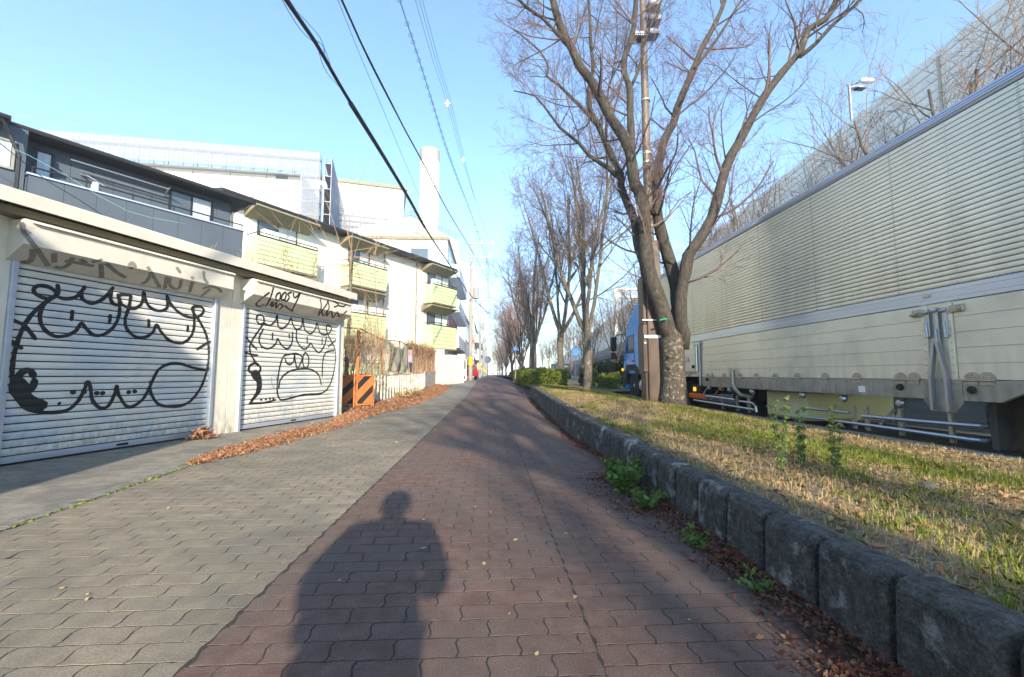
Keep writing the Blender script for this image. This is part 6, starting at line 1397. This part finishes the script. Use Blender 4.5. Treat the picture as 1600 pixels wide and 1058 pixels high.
bv = [(0,0,.92),(0,0,1.08),(0,-.01,1.25),(0,0,1.40),(0,.01,1.50),(0,.02,1.60),(.19,0,1.41),(.27,-.02,1.18),(.2,.2,1.02),(-.19,0,1.41),(-.29,-.03,1.18),(-.25,.12,.98),(.1,0,.86),(.12,.02,.5),(.13,-.02,.09),(.13,.12,.04),(-.1,0,.86),(-.12,.03,.5),(-.13,0,.09),(-.14,.13,.04),(.17,.31,.97),(-.22,.17,.93),(0,.03,1.66)]
be = [(0,1),(1,2),(2,3),(3,4),(4,5),(5,22),(3,6),(6,7),(7,8),(8,20),(3,9),(9,10),(10,11),(11,21),(0,12),(12,13),(13,14),(14,15),(0,16),(16,17),(17,18),(18,19)]
br_ = [(.17,.13),(.15,.11),(.18,.12),(.17,.11),.06,.095,.085,.06,.045,.085,.06,.045,.1,.07,.05,.04,.1,.07,.05,.04,.035,.035,.085]
skin('body', bv, be, br_, M_skin, pe)
cv = [(0,0,.72),(0,0,.92),(0,0,1.1),(0,0,1.28),(0,0,1.41),(.2,0,1.41),(.29,-.02,1.17),(.21,.19,1.02),(-.2,0,1.41),(-.31,-.03,1.17),(-.26,.11,.99)]
skin('coat', cv, [(0,1),(1,2),(2,3),(3,4),(4,5),(5,6),(6,7),(4,8),(8,9),(9,10)], [(.24,.17),(.23,.16),(.21,.15),(.22,.15),(.2,.13),.1,.078,.06,.1,.078,.06], M_coat, pe)
skin('trousers', [(0,0,.88),(.1,0,.82),(.12,.02,.5),(.13,-.02,.1),(-.1,0,.82),(-.12,.03,.5),(-.13,0,.1)], [(0,1),(1,2),(2,3),(0,4),(4,5),(5,6)], [.16,.11,.085,.07,.11,.085,.07], M_jeans, pe)
hr = MB(); hr.lathe([(.02, .15), (.07, .13), (.105, .07), (.112, 0), (.1, -.06)], (0, .0, 1.66), 'z', 16); hr.build('hair', M_hair, pe, smooth=True)
fc = MB(); fc.tube([(0, .11, 1.66), (0, .135, 1.625), (0, .115, 1.61)], [.008, .016, .01], 6); 
for s_ in (-1, 1): fc.tube([(s_*.095, .02, 1.68), (s_*.105, .01, 1.65), (s_*.095, .02, 1.62)], [.01, .018, .01], 6)
fc.build('nose_and_ears', M_skin, pe, smooth=True)
ey = MB(); 
for s_ in (-1, 1): ey.lathe([(0, -.012), (.012, 0), (0, .012)], (s_*.035, .1, 1.67), 'y', 8)
ey.build('eyes', M_dark, pe); MB().box(-.028, .028, .105, .112, 1.578, 1.584).build('mouth', mat('lips', (.35,.13,.11), rough=.5), pe)
for s_, hp in ((1, Vector((.17, .31, .97))), (-1, Vector((-.22, .17, .93)))):
    V_ = [tuple(hp), tuple(hp+Vector((-.01*s_, .07, 0)))]; E_ = [(0, 1)]; R_ = [.032, .036]
    for k in range(4):
        b0_ = hp+Vector((-.03+k*.02, .1, .0)); L_k = (.05, .06, .055, .042)[k]; i = len(V_); V_ += [tuple(b0_), tuple(b0_+Vector((0, L_k*.6, -.012))), tuple(b0_+Vector((0, L_k*.8, -.035)))]; E_ += [(1, i), (i, i+1), (i+1, i+2)]; R_ += [.010, .009, .008]
    i = len(V_); V_ += [tuple(hp+Vector((-.045*s_, .05, .0))), tuple(hp+Vector((-.06*s_, .08, .005)))]; E_ += [(0, i), (i, i+1)]; R_ += [.012, .009]
    skin('hand', V_, E_, R_, M_skin, pe)
MB().box(-.26, -.14, -.2, -.08, 1.0, 1.3, .03).build('shoulder_bag', M_coat, pe)
# ------------------------------------------------------------ thin winter haze
hz = MB().box(-170, 170, -70, 420, -1.2, 56).build('haze', M_conc); hz['kind'] = 'stuff'
hm = bpy.data.materials.new('haze_air'); hm.use_nodes = True; ht = hm.node_tree
for n_ in list(ht.nodes):
    if n_.type == 'BSDF_PRINCIPLED': ht.nodes.remove(n_)
pv_ = ht.nodes.new('ShaderNodeVolumePrincipled'); pv_.inputs['Color'].default_value = (.93, .96, 1, 1); pv_.inputs['Density'].default_value = .0017; pv_.inputs['Anisotropy'].default_value = .2
ht.links.new(pv_.outputs[0], [n_ for n_ in ht.nodes if n_.type == 'OUTPUT_MATERIAL'][0].inputs['Volume'])
hz.data.materials.clear(); hz.data.materials.append(hm)
